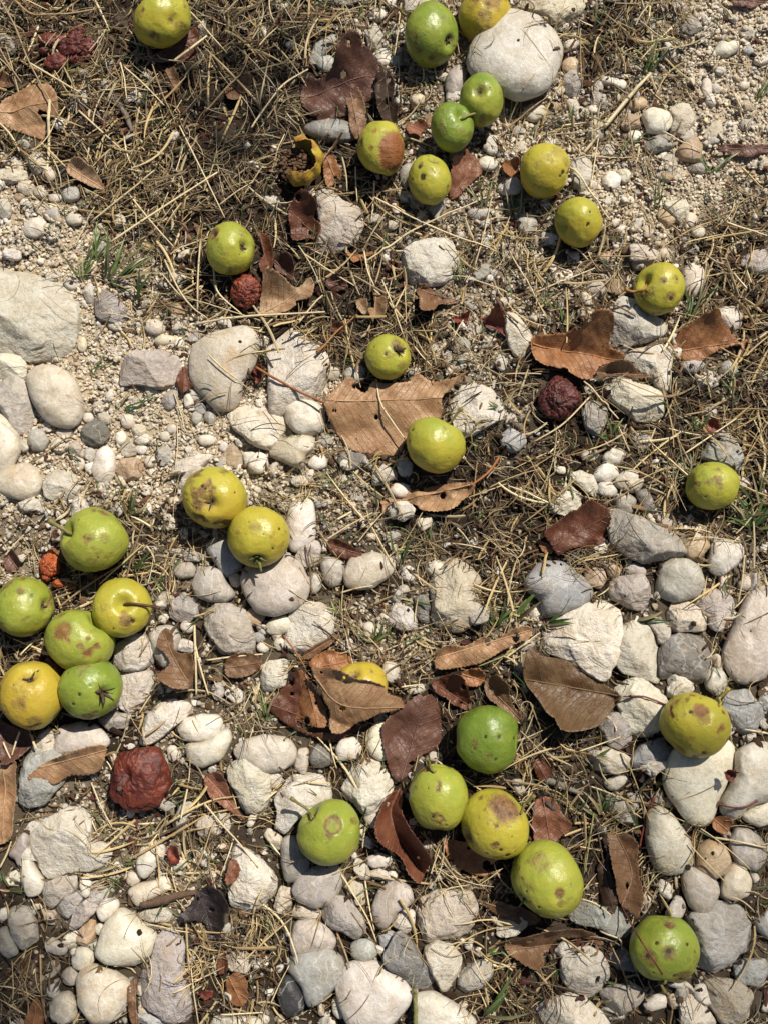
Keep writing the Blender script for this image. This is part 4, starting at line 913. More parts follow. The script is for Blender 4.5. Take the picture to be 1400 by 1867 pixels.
# larger ones lie lower; small ones sit on and between them
for area, k, t, col, shp, A in sorted(items, key=lambda a: -a[0]):
    cen = A.mean(0); R = math.sqrt(area / math.pi)
    hgt = R * dict(r=0.68, a=0.68, f=0.56)[shp] * (1.0 if R < 34 else (0.85 if R < 60 else 0.62)) * S
    c0 = W(cen[0], cen[1], 0.0)
    zb = float(g0at(c0[0], c0[1])[0])
    zc = zb + hgt * 0.46
    Pw = np.array([W(p[0], p[1], zc)[:2] for p in A]); cw = Pw.mean(0)
    GRID = (84, 40) if R > 30 else (60, 28) if R > 16 else (30, 14)
    # stand on whatever larger stone is already there
    jj, ii = cell(np.array([cw[0]]), np.array([cw[1]]))
    if STONEMASK[jj[0], ii[0]]: zc = max(zc, float(H[jj[0], ii[0]]) + hgt * 0.1)
    if abs(cen[0] - 940) < 12 and abs(cen[1] - 102) < 15 and R > 60: zc += 22 * S; hgt *= 1.1; Pw = np.array([W(p[0], p[1], zc)[:2] for p in A]); cw = Pw.mean(0)
    V, F = stone_mesh(Pw - cw, shp, hgt, 1000 + k, GRID)
    # raise the height map
    gx, gy = gpx(V[:, 0] + cw[0], V[:, 1] + cw[1])
    nth = GRID[0]
    x0, x1, y0, y1 = gx.min(), gx.max(), gy.min(), gy.max()
    i0, i1 = max(int((x0 + MX) / CELL), 0), min(int((x1 + MX) / CELL) + 1, HW - 1); j0, j1 = max(int((y0 + MY) / CELL), 0), min(int((y1 + MY) / CELL) + 1, HH - 1)
    rim = V[(len(V) // nth // 2) * nth:(len(V) // nth // 2) * nth + nth]
    ra = np.arctan2(rim[:, 1], rim[:, 0]); rr = np.hypot(rim[:, 0], rim[:, 1]); o = np.argsort(ra)
    CX = (gxx[j0:j1, i0:i1] - PW / 2) * S - cw[0]; CY = (PH / 2 - gyy[j0:j1, i0:i1]) * S - cw[1]
    rq = np.hypot(CX, CY) / np.interp(np.arctan2(CY, CX), ra[o], rr[o], period=2 * np.pi)
    top = zc + (V[:, 2].max() * 0.92) * np.sqrt(np.clip(1 - rq ** 3, 0, 1))
    ins = rq < 0.97
    H[j0:j1, i0:i1] = np.where(ins, np.maximum(H[j0:j1, i0:i1], top), H[j0:j1, i0:i1])
    STONEMASK[j0:j1, i0:i1] |= ins
    lc = col.lower(); sc = np.array(SCOL[lc]) * rs_.uniform(0.82, 1.14) * np.array([1, rs_.uniform(0.97, 1.02), rs_.uniform(0.93, 1.05)])
    stain = (0.33 if lc == 'y' else 0.34) if col.isupper() else rs_.uniform(0.06, 0.2)
    if col == 'T': stain = 0.5
    if k in BIG:
        me = mesh_np('stone', V, F)
        o = obj('stone', me, M_STONE if shp == 'r' else M_ROUGH, loc=(cw[0], cw[1], zc), color=(sc[0], sc[1], sc[2], stain), cat='stone', group='pale stones scattered on the ground')
        ax_ = Pw - cw; ev = np.linalg.eigvalsh(np.cov(ax_.T)); el = math.sqrt(ev[1] / max(ev[0], 1e-12))
        size = 'tiny' if R < 13 else 'small' if R < 22 else 'medium' if R < 34 else 'large' if R < 52 else 'very large'
        form = ('long ' if el > 1.55 else '') + dict(r='rounded', a='angular', f='rough')[shp]
        STONE_OBJS.append((o, '%s %s %s stone%s' % (size, form, CW[lc], ' with rusty stain' if col.isupper() and lc not in 'y' else ''), cen[0], cen[1], R))
    else:
        LOOSE_C.append(np.tile(sc, (len(V), 1))); LOOSE_F.append(F + sum(len(v) for v in LOOSE_V)); LOOSE_V.append(V + np.array([cw[0], cw[1], zc]))

# ------------------------------------------------------------------ pebbles and grit: too many to count
def ico():
    t = (1 + 5 ** 0.5) / 2
    v = np.array([(-1, t, 0), (1, t, 0), (-1, -t, 0), (1, -t, 0), (0, -1, t), (0, 1, t), (0, -1, -t), (0, 1, -t), (t, 0, -1), (t, 0, 1), (-t, 0, -1), (-t, 0, 1)], float)
    f = [(0, 11, 5), (0, 5, 1), (0, 1, 7), (0, 7, 10), (0, 10, 11), (1, 5, 9), (5, 11, 4), (11, 10, 2), (10, 7, 6), (7, 1, 8), (3, 9, 4), (3, 4, 2), (3, 2, 6), (3, 6, 8), (3, 8, 9), (4, 9, 5), (2, 4, 11), (6, 2, 10), (8, 6, 7), (9, 8, 1)]
    return v / np.linalg.norm(v[0]), np.array(f)
def subdiv(v, f):
    v = [tuple(a) for a in v]; d = {}; nf = []
    def mid(a, b):
        k = (min(a, b), max(a, b))
        if k not in d:
            m = (np.array(v[a]) + np.array(v[b])); m /= np.linalg.norm(m); d[k] = len(v); v.append(tuple(m))
        return d[k]
    for a, b, c in f:
        ab, bc, ca = mid(a, b), mid(b, c), mid(c, a); nf += [(a, ab, ca), (b, bc, ab), (c, ca, bc), (ab, bc, ca)]
    return np.array(v), np.array(nf)
I0 = ico(); I1 = subdiv(*I0); I2 = subdiv(*I1)
def grains(n, rmin, rmax, dens, base, power, cols, avoid=0.0, hi=True, seedd=1, sink=0.3):
    r = np.random.RandomState(seedd)
    X = (r.rand(n) * (PW + 560) - 280 - PW / 2) * S; Y = (PH / 2 - (r.rand(n) * (PH + 600) - 300)) * S
    j, i = cell(X, Y)
    p = dens[j, i] * base
    keep = r.rand(n) < p
    keep &= ~(STONEMASK[j, i] & (r.rand(n) > avoid)); keep &= ~PRELEAF[j, i]
    X, Y, j, i = X[keep], Y[keep], j[keep], i[keep]; n = len(X)
    R = (rmin + (rmax - rmin) * r.rand(n) ** power) * S
    Z = H[j, i]
    v0, f0 = {0: I0, 1: I1, 2: I2}[int(hi)]
    nv = len(v0)
    scl = np.stack([R * r.uniform(0.9, 1.55, n), R * r.uniform(0.75, 1.1, n), R * r.uniform(0.5, 0.9, n)], 1)
    a = r.rand(n) * 2 * np.pi; tl = r.uniform(-0.4, 0.4, n)
    jit = 1 + (r.rand(n, nv) - 0.5) * {0: .5, 1: .2, 2: .07}[int(hi)]
    # a few flattened sides for an irregular, broken look
    P = v0[None] * jit[..., None]
    for _ in range(7 if hi else 4):
        m = r.normal(size=(n, 3)); m /= np.linalg.norm(m, axis=1)[:, None]
        d = (P * m[:, None]).sum(2); lim = r.uniform(0.4, 0.9, n)[:, None]
        P = P - m[:, None] * np.maximum(d - lim, 0)[..., None]
    P = P * scl[:, None]
    x = P[..., 0] * np.cos(tl)[:, None] - P[..., 2] * np.sin(tl)[:, None]; zz = P[..., 0] * np.sin(tl)[:, None] + P[..., 2] * np.cos(tl)[:, None]; y = P[..., 1]
    V = np.stack([x * np.cos(a)[:, None] - y * np.sin(a)[:, None] + X[:, None], x * np.sin(a)[:, None] + y * np.cos(a)[:, None] + Y[:, None], zz + (Z + scl[:, 2] * sink)[:, None]], -1).reshape(-1, 3)
    F = (np.arange(n)[:, None, None] * nv + f0[None]).reshape(-1, 3)
    ci = r.randint(0, len(cols), n); c = np.array(cols)[ci] * r.uniform(0.75, 1.12, n)[:, None]
    if rmax < 9: c = c * (.5 + .5 * np.clip(tanny[j, i] * 1.6, 0, 1))[:, None]       # grit away from the pale gravel is earth-stained
    Cc = np.repeat(c, nv, 0)
    # pebbles become part of the surface later things lie on
    if hi:
        order = np.argsort(R)
        for q in order:
            if R[q] < 5 * S: continue
            w_ = int(R[q] / S / CELL * 0.8); H[max(j[q] - w_, 0):j[q] + w_ + 1, max(i[q] - w_, 0):i[q] + w_ + 1] = np.maximum(H[max(j[q] - w_, 0):j[q] + w_ + 1, max(i[q] - w_, 0):i[q] + w_ + 1], Z[q] + R[q] * 0.55)
    return V, F, Cc
PRELEAF = np.zeros(H.shape, bool)
for L_ in LEAVES:
    q_ = np.array([gpx(*W(a, b, 0.004)[:2]) for a, b in poly(L_[2], L_[3])]); PRELEAF |= inside(q_, gxx, gyy)
TAN = [(0.71, 0.60, 0.44), (0.74, 0.66, 0.52), (0.65, 0.53, 0.37), (0.74, 0.68, 0.57), (0.59, 0.49, 0.35), (0.68, 0.58, 0.44), (0.45, 0.34, 0.23)]
PALE = [(0.66, 0.61, 0.53), (0.62, 0.55, 0.45), (0.52, 0.48, 0.42), (0.68, 0.64, 0.57), (0.42, 0.39, 0.34), (0.58, 0.49, 0.38)]
parts = [grains(5200, 6, 19, gravelly * 0.8 + 0.06, 1.0, 1.8, PALE, 0.0, 2, 21), grains(26000, 3.0, 7.5, np.clip(tanny * .95 + gravelly * .2, 0, 1), 1.0, 1.7, TAN + PALE, 0.0, 1, 22)]
Vs, Fs, Cs = list(LOOSE_V), [], list(LOOSE_C); quads = np.concatenate(LOOSE_F)
off = sum(len(v) for v in Vs)
for V, F, c in parts:
    Vs.append(V); Fs.append(F + off); Cs.append(c); off += len(V)
obj('pebbles', mesh_np('pebbles', np.concatenate(Vs), [quads, np.concatenate(Fs)], True, dict(tint=np.concatenate(Cs))), M_GRAVEL, kind='stuff', label='loose pale pebbles filling the gaps between the stones')
V, F, c = grains(210000, 1.2, 4.2, np.clip(tanny * 1.15 + .03, 0, 1) , 1.0, 1.3, TAN, 0.0, False, 23, 0.5)
obj('gravel', mesh_np('gravel', V, F, False, dict(tint=c)), M_GRAVEL, kind='stuff', label='fine tan gravel covering the soil')
# ------------------------------------------------------------------ apples
# name phrase used by other labels, full label, cx, cy, rx, ry, ripeness, stem-axis (x, y up, z towards viewer), height above ground (px), patches, stem, extras
APPLES = [
 dict(lm='the notched top-edge apple', lab='yellow-green apple with a dark notch, cut by the top edge of the ground view', c=(296, 33, 57, 58), ripe=.42, ax=(-.55, .5, .5), cal=1,
      sp=[(.45, .25, .07), (.55, .1, .05), (.62, -.05, .04), (.68, .05, .05)], dent=[(.55, -.5, .3, .35)], pt=[(.62, -.3, .2, .5)], ripe2=.65),
 dict(lm='the big glossy green apple', lab='big glossy green apple with its calyx low on the right, beside the cracked yellow apple', c=(786, 62, 53, 60), ripe=.24, ax=(-.6, .4, -.35), cal=1,
      pt=[(.1, .72, .2, .6), (.45, .1, .22, .55)], sp=[(-.1, .7, .05)], stem=[(742, 30), (733, 24), (727, 14)]),
 dict(lm='the cracked yellow apple', lab='yellow-brown cracked apple half hidden behind the smooth white cobble', up=-52, c=(884, 30, 54, 58), ripe=.7, ax=(.1, .85, .45), cal=0,
      pt=[(.2, .1, .55, .75), (-.1, -.5, .4, .7), (.6, .5, .4, .75), (-.5, .3, .3, .6)], sp=[(.02, -.1, .07), (0, -.25, .06)], dent=[(.0, -.15, .22, .22), (.1, .3, .2, .2)]),
 dict(lm='the plain dark olive apple', lab='plain green apple with no marks, resting against the smooth white cobble', up=26, c=(877, 181, 43, 51), ripe=.2, ax=(.2, .1, -.95), cal=0, pt=[(.3, -.1, .3, .25)], ripe2=.45),
 dict(lm='the bright green long-stemmed apple', lab='small bright green apple whose long stem crosses the plain green apple behind it', c=(824, 233, 42, 48), ripe=.16, ax=(.5, .22, .83), cal=0, up=34,
      stem=[(843, 222), (858, 211), (878, 202), (897, 189)], pt=[]),
 dict(lm='the half-browned apple', lab='yellow apple with a large rust-brown patch on its lower right half', rust=.9, c=(694, 271, 46, 55), ripe=.52, ax=(-.1, -.75, -.3), cal=1,
      pt=[(.62, -.42, .95, 1.15), (-.25, .3, .16, .7)], sp=[(-.6, .05, .05)]),
 dict(lm='the two-pitted yellow apple', lab='yellow-green apple with two dark pits and a shallow brown calyx on top', c=(783, 329, 42, 50), ripe=.5, ax=(-.2, -.6, -.6), cal=0,
      pt=[(-.0, .62, .3, .6), (-.5, .3, .3, .45), (.15, .55, .2, .7)], sp=[(-.52, .28, .16), (-.38, -.2, .24), (.2, -.08, .05), (.1, .66, .14)], dent=[(.12, .6, .22, .2), (-.38, -.2, .15, .15)]),
 dict(lm='the brown-streaked yellow apple', lab='yellow apple with a light brown streak and a dark pit on its right side', c=(992, 312, 49, 51), ripe=.62, ax=(-.85, .25, -.2), cal=1,
      pt=[(.42, .38, .4, .62), (.68, .05, .3, .6)], sp=[(.6, -.35, .14), (.5, -.5, .1), (.85, -.3, .12)]),
 dict(lm='the two-dotted apple', lab='yellow-green apple with two black dots and a faint round bruise in the grass', c=(1054, 406, 46, 48), ripe=.5, ax=(-.8, -.4, .25), cal=0,
      pt=[(-.3, .55, .3, .5)], sp=[(.3, .08, .085), (.24, -.38, .12), (.18, -.45, .08), (.75, .2, .05)], ripe2=.7),
 dict(lm='the worm-holed apple', lab='yellow-green apple with a brown worm hole left and a ragged calyx right', c=(421, 453, 46, 50), ripe=.4, ax=(-.62, .15, -.6), cal=1,
      pt=[(-.62, .38, .36, 1.1), (-.2, -.45, .5, .45)], sp=[(-.62, .38, .16)], dent=[(-.62, .38, .22, .3)], ripe2=.55),
 dict(lm='the ragged-calyx small apple', lab='small yellow-green apple with a ragged black calyx above the big tan leaf', c=(707, 651, 44, 44), ripe=.47, ax=(-.6, -.1, -.8), cal=2,
      pt=[(.45, .35, .5, .75), (.6, -.5, .35, .6), (-.1, -.1, .12, .8)], sp=[(-.62, .3, .07), (-.1, -.15, .09), (-.15, -.35, .05), (.35, .15, .22)]),
 dict(lm='the heart-shaped pale apple', lab='pale heart-shaped apple with an upright stem, resting on the edge of the big tan leaf', c=(795, 812, 56, 54), ripe=.44, ax=(.42, .8, .3), cal=0, ripe2=.7,
      stem=[(818, 773), (826, 764), (833, 753), (842, 744)], sp=[(-.75, .42, .1), (-.87, .05, .07), (.4, -.6, .05)]),
 dict(lm='the orange-twigged apple', lab='yellow apple with brown smudges and an orange stub of stem on the left', c=(1201, 528, 48, 50), ripe=.55, ax=(-.8, .15, .5), cal=0,
      pt=[(-.1, .05, .22, .75), (.45, .15, .25, .6), (.25, -.55, .35, .7), (-.5, -.3, .3, .5), (.1, .6, .3, .4)], sp=[(.3, -.6, .15), (-.05, .03, .08), (.5, .15, .08)], stem=[(1166, 535), (1158, 532), (1148, 531), (1139, 527)], stc=(.35, .17, .05)),
 dict(lm='the olive apple in grass', lab='dull olive-yellow apple sitting among green blades at the right edge', c=(1299, 886, 48, 45), ripe=.46, ax=(-.88, .1, .1), cal=0, dim=1, pt=[(-.6, .4, .3, .4), (-.6, -.5, .2, .5)]),
 dict(lm='the scarred calyx-up apple', lab='yellow apple with a black star calyx and a slanting scar, touching its neighbour', c=(392, 907, 60, 58), ripe=.55, ax=(-.03, .3, -.85), cal=1, calm=1,
      pt=[(-.3, -.1, .28, .75), (-.15, .35, .13, .7)], sp=[(-.82, .02, .07), (.75, .08, .07), (-.3, .3, .1), (-.2, .2, .09), (-.6, -.4, .05), (-.5, -.47, .05), (.5, .45, .05)], ripe2=.85),
 dict(lm='the green-tufted yellow apple', lab='bright yellow apple with a green calyx tuft pointing down at the pebble', c=(472, 979, 58, 57), ripe=.62, ax=(0, .8, -.5), cal=2, calg=1, up=8,
      pt=[(.0, .22, .3, .55)], sp=[(.72, .2, .07), (.85, .38, .06), (.55, -.45, .07), (-.2, .4, .05), (-.3, 0, .04)]),
 dict(lm='the large side-stemmed apple', lab='large light green apple with a thick stem pointing left and a scabby top', c=(174, 984, 63, 61), ripe=.36, ax=(-.72, .22, .6), cal=0, up=8,
      stem=[(130, 973), (119, 966), (104, 958), (89, 948)], thick=1.5, pt=[(.35, .85, .3, .8), (.12, -.02, .2, .6), (.5, -.03, .22, .55), (.3, -.65, .5, .55), (-.3, -.7, .2, .6)], sp=[(.3, -.6, .05), (.5, -.62, .04)]),
 dict(lm='the frame-cut lime apple', lab='lime green apple cut by the left edge with a small side calyx', c=(46, 1106, 52, 56), ripe=.33, ax=(-.8, 0, -.3), cal=1, pt=[(.5, .35, .12, .7)], sp=[(.15, -.2, .03)]),
 dict(lm='the bright yellow stemmed apple', lab='bright yellow apple with a dark stem across it and a brown wormhole below', c=(224, 1108, 54, 55), ripe=.58, ax=(.25, .12, .95), cal=0,
      stem=[(237, 1101), (254, 1102), (274, 1105), (292, 1109)], stc=(.09, .04, .02), pt=[(.32, -.5, .35, .85), (.3, -.25, .2, .7)], sp=[(.55, -.5, .13), (-.1, -.7, .06), (.75, .2, .05)], dent=[(.52, -.5, .13, .3)]),
 dict(lm='the brown-bruised green apple', lab='light green apple with a reddish brown bruise, wedged between four other apples', rust=.5, c=(146, 1168, 63, 57), ripe=.36, ax=(.45, .5, .2), cal=0, dim=1,
      pt=[(-.3, .3, .42, .85), (.25, -.15, .16, .7), (.6, .3, .2, .5)]),
 dict(lm='the orange-yellow apple', lab='orange-yellow apple with dried sepals on top at the left edge', c=(60, 1268, 60, 62), ripe=.76, ax=(-.1, -.5, -.6), cal=1,
      pt=[(-.1, -.25, .35, .65), (.0, .3, .6, .45), (.3, -.7, .3, .6), (-.6, -.4, .3, .6)], sp=[(.3, .82, .07), (-.02, -.25, .06)], dent=[(-.05, -.25, .3, .12)]),
 dict(lm='the tufted green apple', lab='green apple with a brown calyx tuft on its right, foremost of its cluster', c=(166, 1254, 57, 57), ripe=.22, ax=(-.62, .15, -.65), cal=2, up=16,
      pt=[(-.1, -.15, .12, .6)], sp=[(-.12, -.18, .09), (-.35, -.5, .09), (-.6, .5, .06)]),
 dict(lm='the leaf-covered yellow apple', lab='deep yellow apple mostly covered by a brown folded leaf', c=(656, 1254, 52, 48), up=-44, ripe=.78, ax=(.2, -.5, -.6), cal=0, pt=[]),
 dict(lm='the dark green three-dotted apple', lab='dark green apple with a row of black dots across its middle', c=(888, 1348, 57, 61), ripe=.1, ax=(.8, -.05, .1), cal=1,
      sp=[(-.15, .15, .09), (.27, .14, .11), (.78, .08, .09), (.18, -.52, .1), (-.5, -.2, .06)], ripe2=.2),
 dict(lm='the faintly blotched apple', lab='yellow-green apple with one faint brown blotch at its lower left', c=(798, 1455, 54, 58), ripe=.42, ax=(.1, .9, -.1), cal=0,
      pt=[(-.2, -.5, .32, .7), (.1, -.6, .2, .6)], sp=[(-.2, -.45, .09), (-.35, .4, .05)], stem=[(784, 1398), (782, 1390), (777, 1382)]),
 dict(lm='the brown-capped yellow apple', lab='yellow apple with a brown rotten cap and small spots at its base', c=(901, 1502, 60, 61), ripe=.6, ax=(.8, .35, -.2), cal=0, up=8,
      pt=[(.25, .62, .65, 1.0), (-.2, .3, .3, .5)], sp=[(.1, -.6, .1), (.3, -.75, .12), (.5, -.65, .07), (.62, .35, .04), (.4, -.2, .04), (-.6, -.2, .04), (-.3, -.75, .06)], stem=[(947, 1471), (961, 1462), (974, 1450)]),
 dict(lm='the ring-bruised green apple', lab='green apple with a ring-shaped brown bruise and a pale stem at upper left', c=(599, 1517, 57, 58), ripe=.33, ax=(-.6, .62, .3), cal=0, up=12,
      stem=[(568, 1482), (556, 1472), (542, 1463), (531, 1455)], pt=[(.2, .45, .34, .62)], ring=[(.18, .36, .26)], sp=[(-.4, -.1, .04)]),
 dict(lm='the largest dented apple', lab='large yellow-green apple with a scarred dent in the middle of its skin', c=(996, 1602, 63, 67), ripe=.42, ax=(.7, .5, -.2), cal=1, calg=1,
      pt=[(.22, -.2, .2, .9), (-.3, .6, .4, .65), (.25, -.45, .16, .7)], sp=[(-.7, -.2, .06), (-.6, -.5, .07), (-.35, -.6, .06)], dent=[(.2, -.25, .25, .2)]),
 dict(lm='the freckled yellow apple', lab='yellow apple with pale freckles and a brown smear, resting on a rounded white stone', rust=.5, c=(1266, 1322, 62, 59), ripe=.6, ax=(.55, .7, -.1), cal=0, up=10,
      pt=[(-.05, .5, .32, .9), (.0, .25, .25, .75), (-.35, -.35, .2, .5), (.65, .42, .12, .9)], sp=[(-.32, .45, .1), (.65, .42, .08), (-.68, .2, .03)], stem=[(1303, 1279), (1316, 1268), (1328, 1254)], stc=(.4, .33, .06)),
 dict(lm='the blotchy olive apple', lab='olive green apple with dark blotches and a red leaf stalk lying across it', c=(1210, 1730, 61, 56), ripe=.3, ax=(-.05, -.85, .1), cal=0,
      pt=[(.05, .85, .22, .9), (-.6, -.05, .35, .75), (.35, -.7, .45, .75), (-.1, .15, .3, .7)], sp=[(-.4, .4, .1), (-.1, .2, .14), (.5, .35, .09), (.72, .1, .06), (-.65, .0, .13), (.1, -.6, .1), (.3, -.75, .1)], stem=[(1201, 1783), (1204, 1794), (1213, 1812)]),
]
def apple_mesh(a, sd):
    nth, nph = 120, 80
    r = np.random.RandomState(sd)
    ph = np.linspace(0, np.pi, nph)[:, None]; th = np.linspace(0, 2 * np.pi, nth, endpoint=False)[None]
    w_ = 0.5 - 0.5 * np.cos(ph)                                  # 0 at the stem end
    rad = np.sin(ph) * (1.0 + 0.045 * np.cos(ph)) + 0 * th
    zz = np.cos(ph) * 0.92 - 0.30 * np.exp(-(ph / 0.26) ** 2) + 0.20 * np.exp(-((np.pi - ph) / 0.27) ** 2) + 0 * th
    lobes = 1 + 0.022 * np.cos(5 * th + r.rand() * 6) * w_ ** 3 + 0.018 * np.cos(2 * th + r.rand() * 6) + 0.012 * np.cos(3 * th + r.rand() * 6)
    V = np.stack([rad * lobes * np.cos(th), rad * lobes * np.sin(th), zz * (1 + 0.03 * np.cos(th + r.rand() * 6))], -1).reshape(-1, 3)
    axv = Vector(a['ax']).normalized()
    q = Vector((0, 0, 1)).rotation_difference(axv); Mx = np.array(q.to_matrix() @ Matrix.Rotation(r.rand() * 6.28, 3, 'Z'))
    stemw = np.clip(V[:, 2] * 0.5 + 0.5, 0, 1)
    V = V @ Mx.T
    V *= (1 + (fbm(V * 1.3 + sd, 2, 2) - 0.5) * 0.13 + (fbm(V * 3.4 + sd, 6, 2) - 0.5) * 0.03)[:, None]
    hx = (V[:, 0].max() - V[:, 0].min()) / 2; hy = (V[:, 1].max() - V[:, 1].min()) / 2
    mx = (V[:, 0].max() + V[:, 0].min()) / 2; my = (V[:, 1].max() + V[:, 1].min()) / 2
    U = V.copy(); U[:, 0] = (U[:, 0] - mx) / hx; U[:, 1] = (U[:, 1] - my) / hy        # unit fruit: blemishes are set in these coordinates
    def at(bx, by): return np.array([bx, by, math.sqrt(max(0.02, 1 - bx * bx - by * by))])
    D = np.linalg.norm(U, axis=1) + 1e-9; N = U / D[:, None]
    patch = np.zeros(len(V)); dark = np.zeros(len(V)); disp = np.zeros(len(V))
    ang = lambda p: np.arccos(np.clip(N @ (p / np.linalg.norm(p)), -1, 1))
    for bx, by, s_, am in a.get('pt', []): patch = np.maximum(patch, am * (1 - sstep(0.45, 1.25, ang(at(bx, by)) / s_)))
    for bx, by, s_ in a.get('ring', []):
        g = ang(at(bx, by)) / s_; patch = np.maximum(patch, 0.95 * np.exp(-((g - 1) / 0.25) ** 2)); disp -= 0.02 * (g < 1)
    for bx, by, s_ in a.get('sp', []): dark = np.maximum(dark, 1 - sstep(0.35, 1.15, ang(at(bx, by)) / s_)); 
    for bx, by, s_, am in a.get('dent', []): disp -= am * s_ * np.exp(-(ang(at(bx, by)) / (s_ * 0.8)) ** 2)
    axn = np.array(axv)
    sa = np.arccos(np.clip(N @ axn, -1, 1))
    patch = np.maximum(patch, 0.66 * (1 - sstep(0.12, 0.5, np.pi - sa)))
    patch = np.maximum(patch, 0.36 * (1 - sstep(0.1, 0.32, sa)))
    dark = np.maximum(dark, 0.85 * (1 - sstep(0.06, 0.26, np.pi - sa)))
    rp = a['ripe'] + (a.get('ripe2', a['ripe'] + 0.1) - a['ripe']) * sstep(-0.6, 0.9, -N[:, 1] * 0.7 + fbm(U * 1.2 + sd, 5, 2) * 0.8 - 0.3)
    age = r.uniform(.26, .58) + .12 * a['ripe']                # scuffs and scald spread over an ageing skin
    mott = np.clip((fbm(U * 2.2 + sd * 3, 8, 3) - .56) * 5, 0, 1); patch = np.maximum(patch, mott * age * 1.5)
    for _ in range(r.randint(2, 6)):
        b_ = r.normal(size=3); b_[2] = abs(b_[2]); g_ = ang(b_); s_ = r.uniform(.03, .075); dark = np.maximum(dark, r.uniform(.6, 1) * (1 - sstep(.3, 1.2, g_ / s_)))
    disp -= .035 * sstep(.5, .9, patch) * (1 + (fbm(U * 9, 3, 2) - .5) * 1.2) + .02 * dark
    U = U + N * disp[:, None]
    V = U.copy()
    cx, cy, rx, ry = a['c']
    rx, ry = rx * .95, ry * .95
    V[:, 0] *= rx * S; V[:, 1] *= ry * S; rz = 0.5 * (rx + ry) * S; V[:, 2] *= rz * 0.97
    i = np.arange(nph - 1)[:, None] * nth; j = np.arange(nth)[None]; j2 = (j + 1) % nth
    F = np.stack([i + j, i + nth + j, i + nth + j2, i + j2], -1).reshape(-1, 4)
    return V, F, np.stack([patch, dark, np.clip(rp, 0, 1), np.full(len(V), a.get('rust', 0.0))], 1), rz, axn
def sepals(base, n, R, sd, tuft, green):
    """five dried sepals round the eye of the fruit"""
    r = np.random.RandomState(sd); n = Vector(n).normalized(); t1 = n.orthogonal().normalized(); t2 = n.cross(t1)
    Vs, Fs = [], []
    for k in range(5 + (3 if tuft else 0)):
        a = k * 2 * math.pi / 5 + r.uniform(-.3, .3); d = t1 * math.cos(a) + t2 * math.sin(a); sd_ = n.cross(d)
        if r.rand() < .18: continue
        L = R * r.uniform(.45, 1.2); lift = r.uniform(.1, 1.3) * (1.7 if tuft or green else 1)
        wd = R * r.uniform(.09, .24)
        rows = []
        for m in range(5):
            u = m / 4; p = base + d * (R * .12 + L * u * (1 - .25 * lift * u)) + n * (L * lift * u * (1.1 - .5 * u)); ww = wd * (1 - u) ** .7 * (1.15 if m else .8)
            rows.append((p - sd_ * ww, p + n * ww * .5 + d * ww * r.normal(0, .5), p + sd_ * ww * r.uniform(.5, 1.3) + n * ww * r.normal(0, .4)))
        b = len(Vs)
        for q in rows: Vs += list(q)
        for m in range(4):
            for c in range(2): Fs.append((b + m * 3 + c, b + m * 3 + c + 1, b + m * 3 + c + 4, b + m * 3 + c + 3))
    return np.array([tuple(v) for v in Vs]), np.array(Fs)
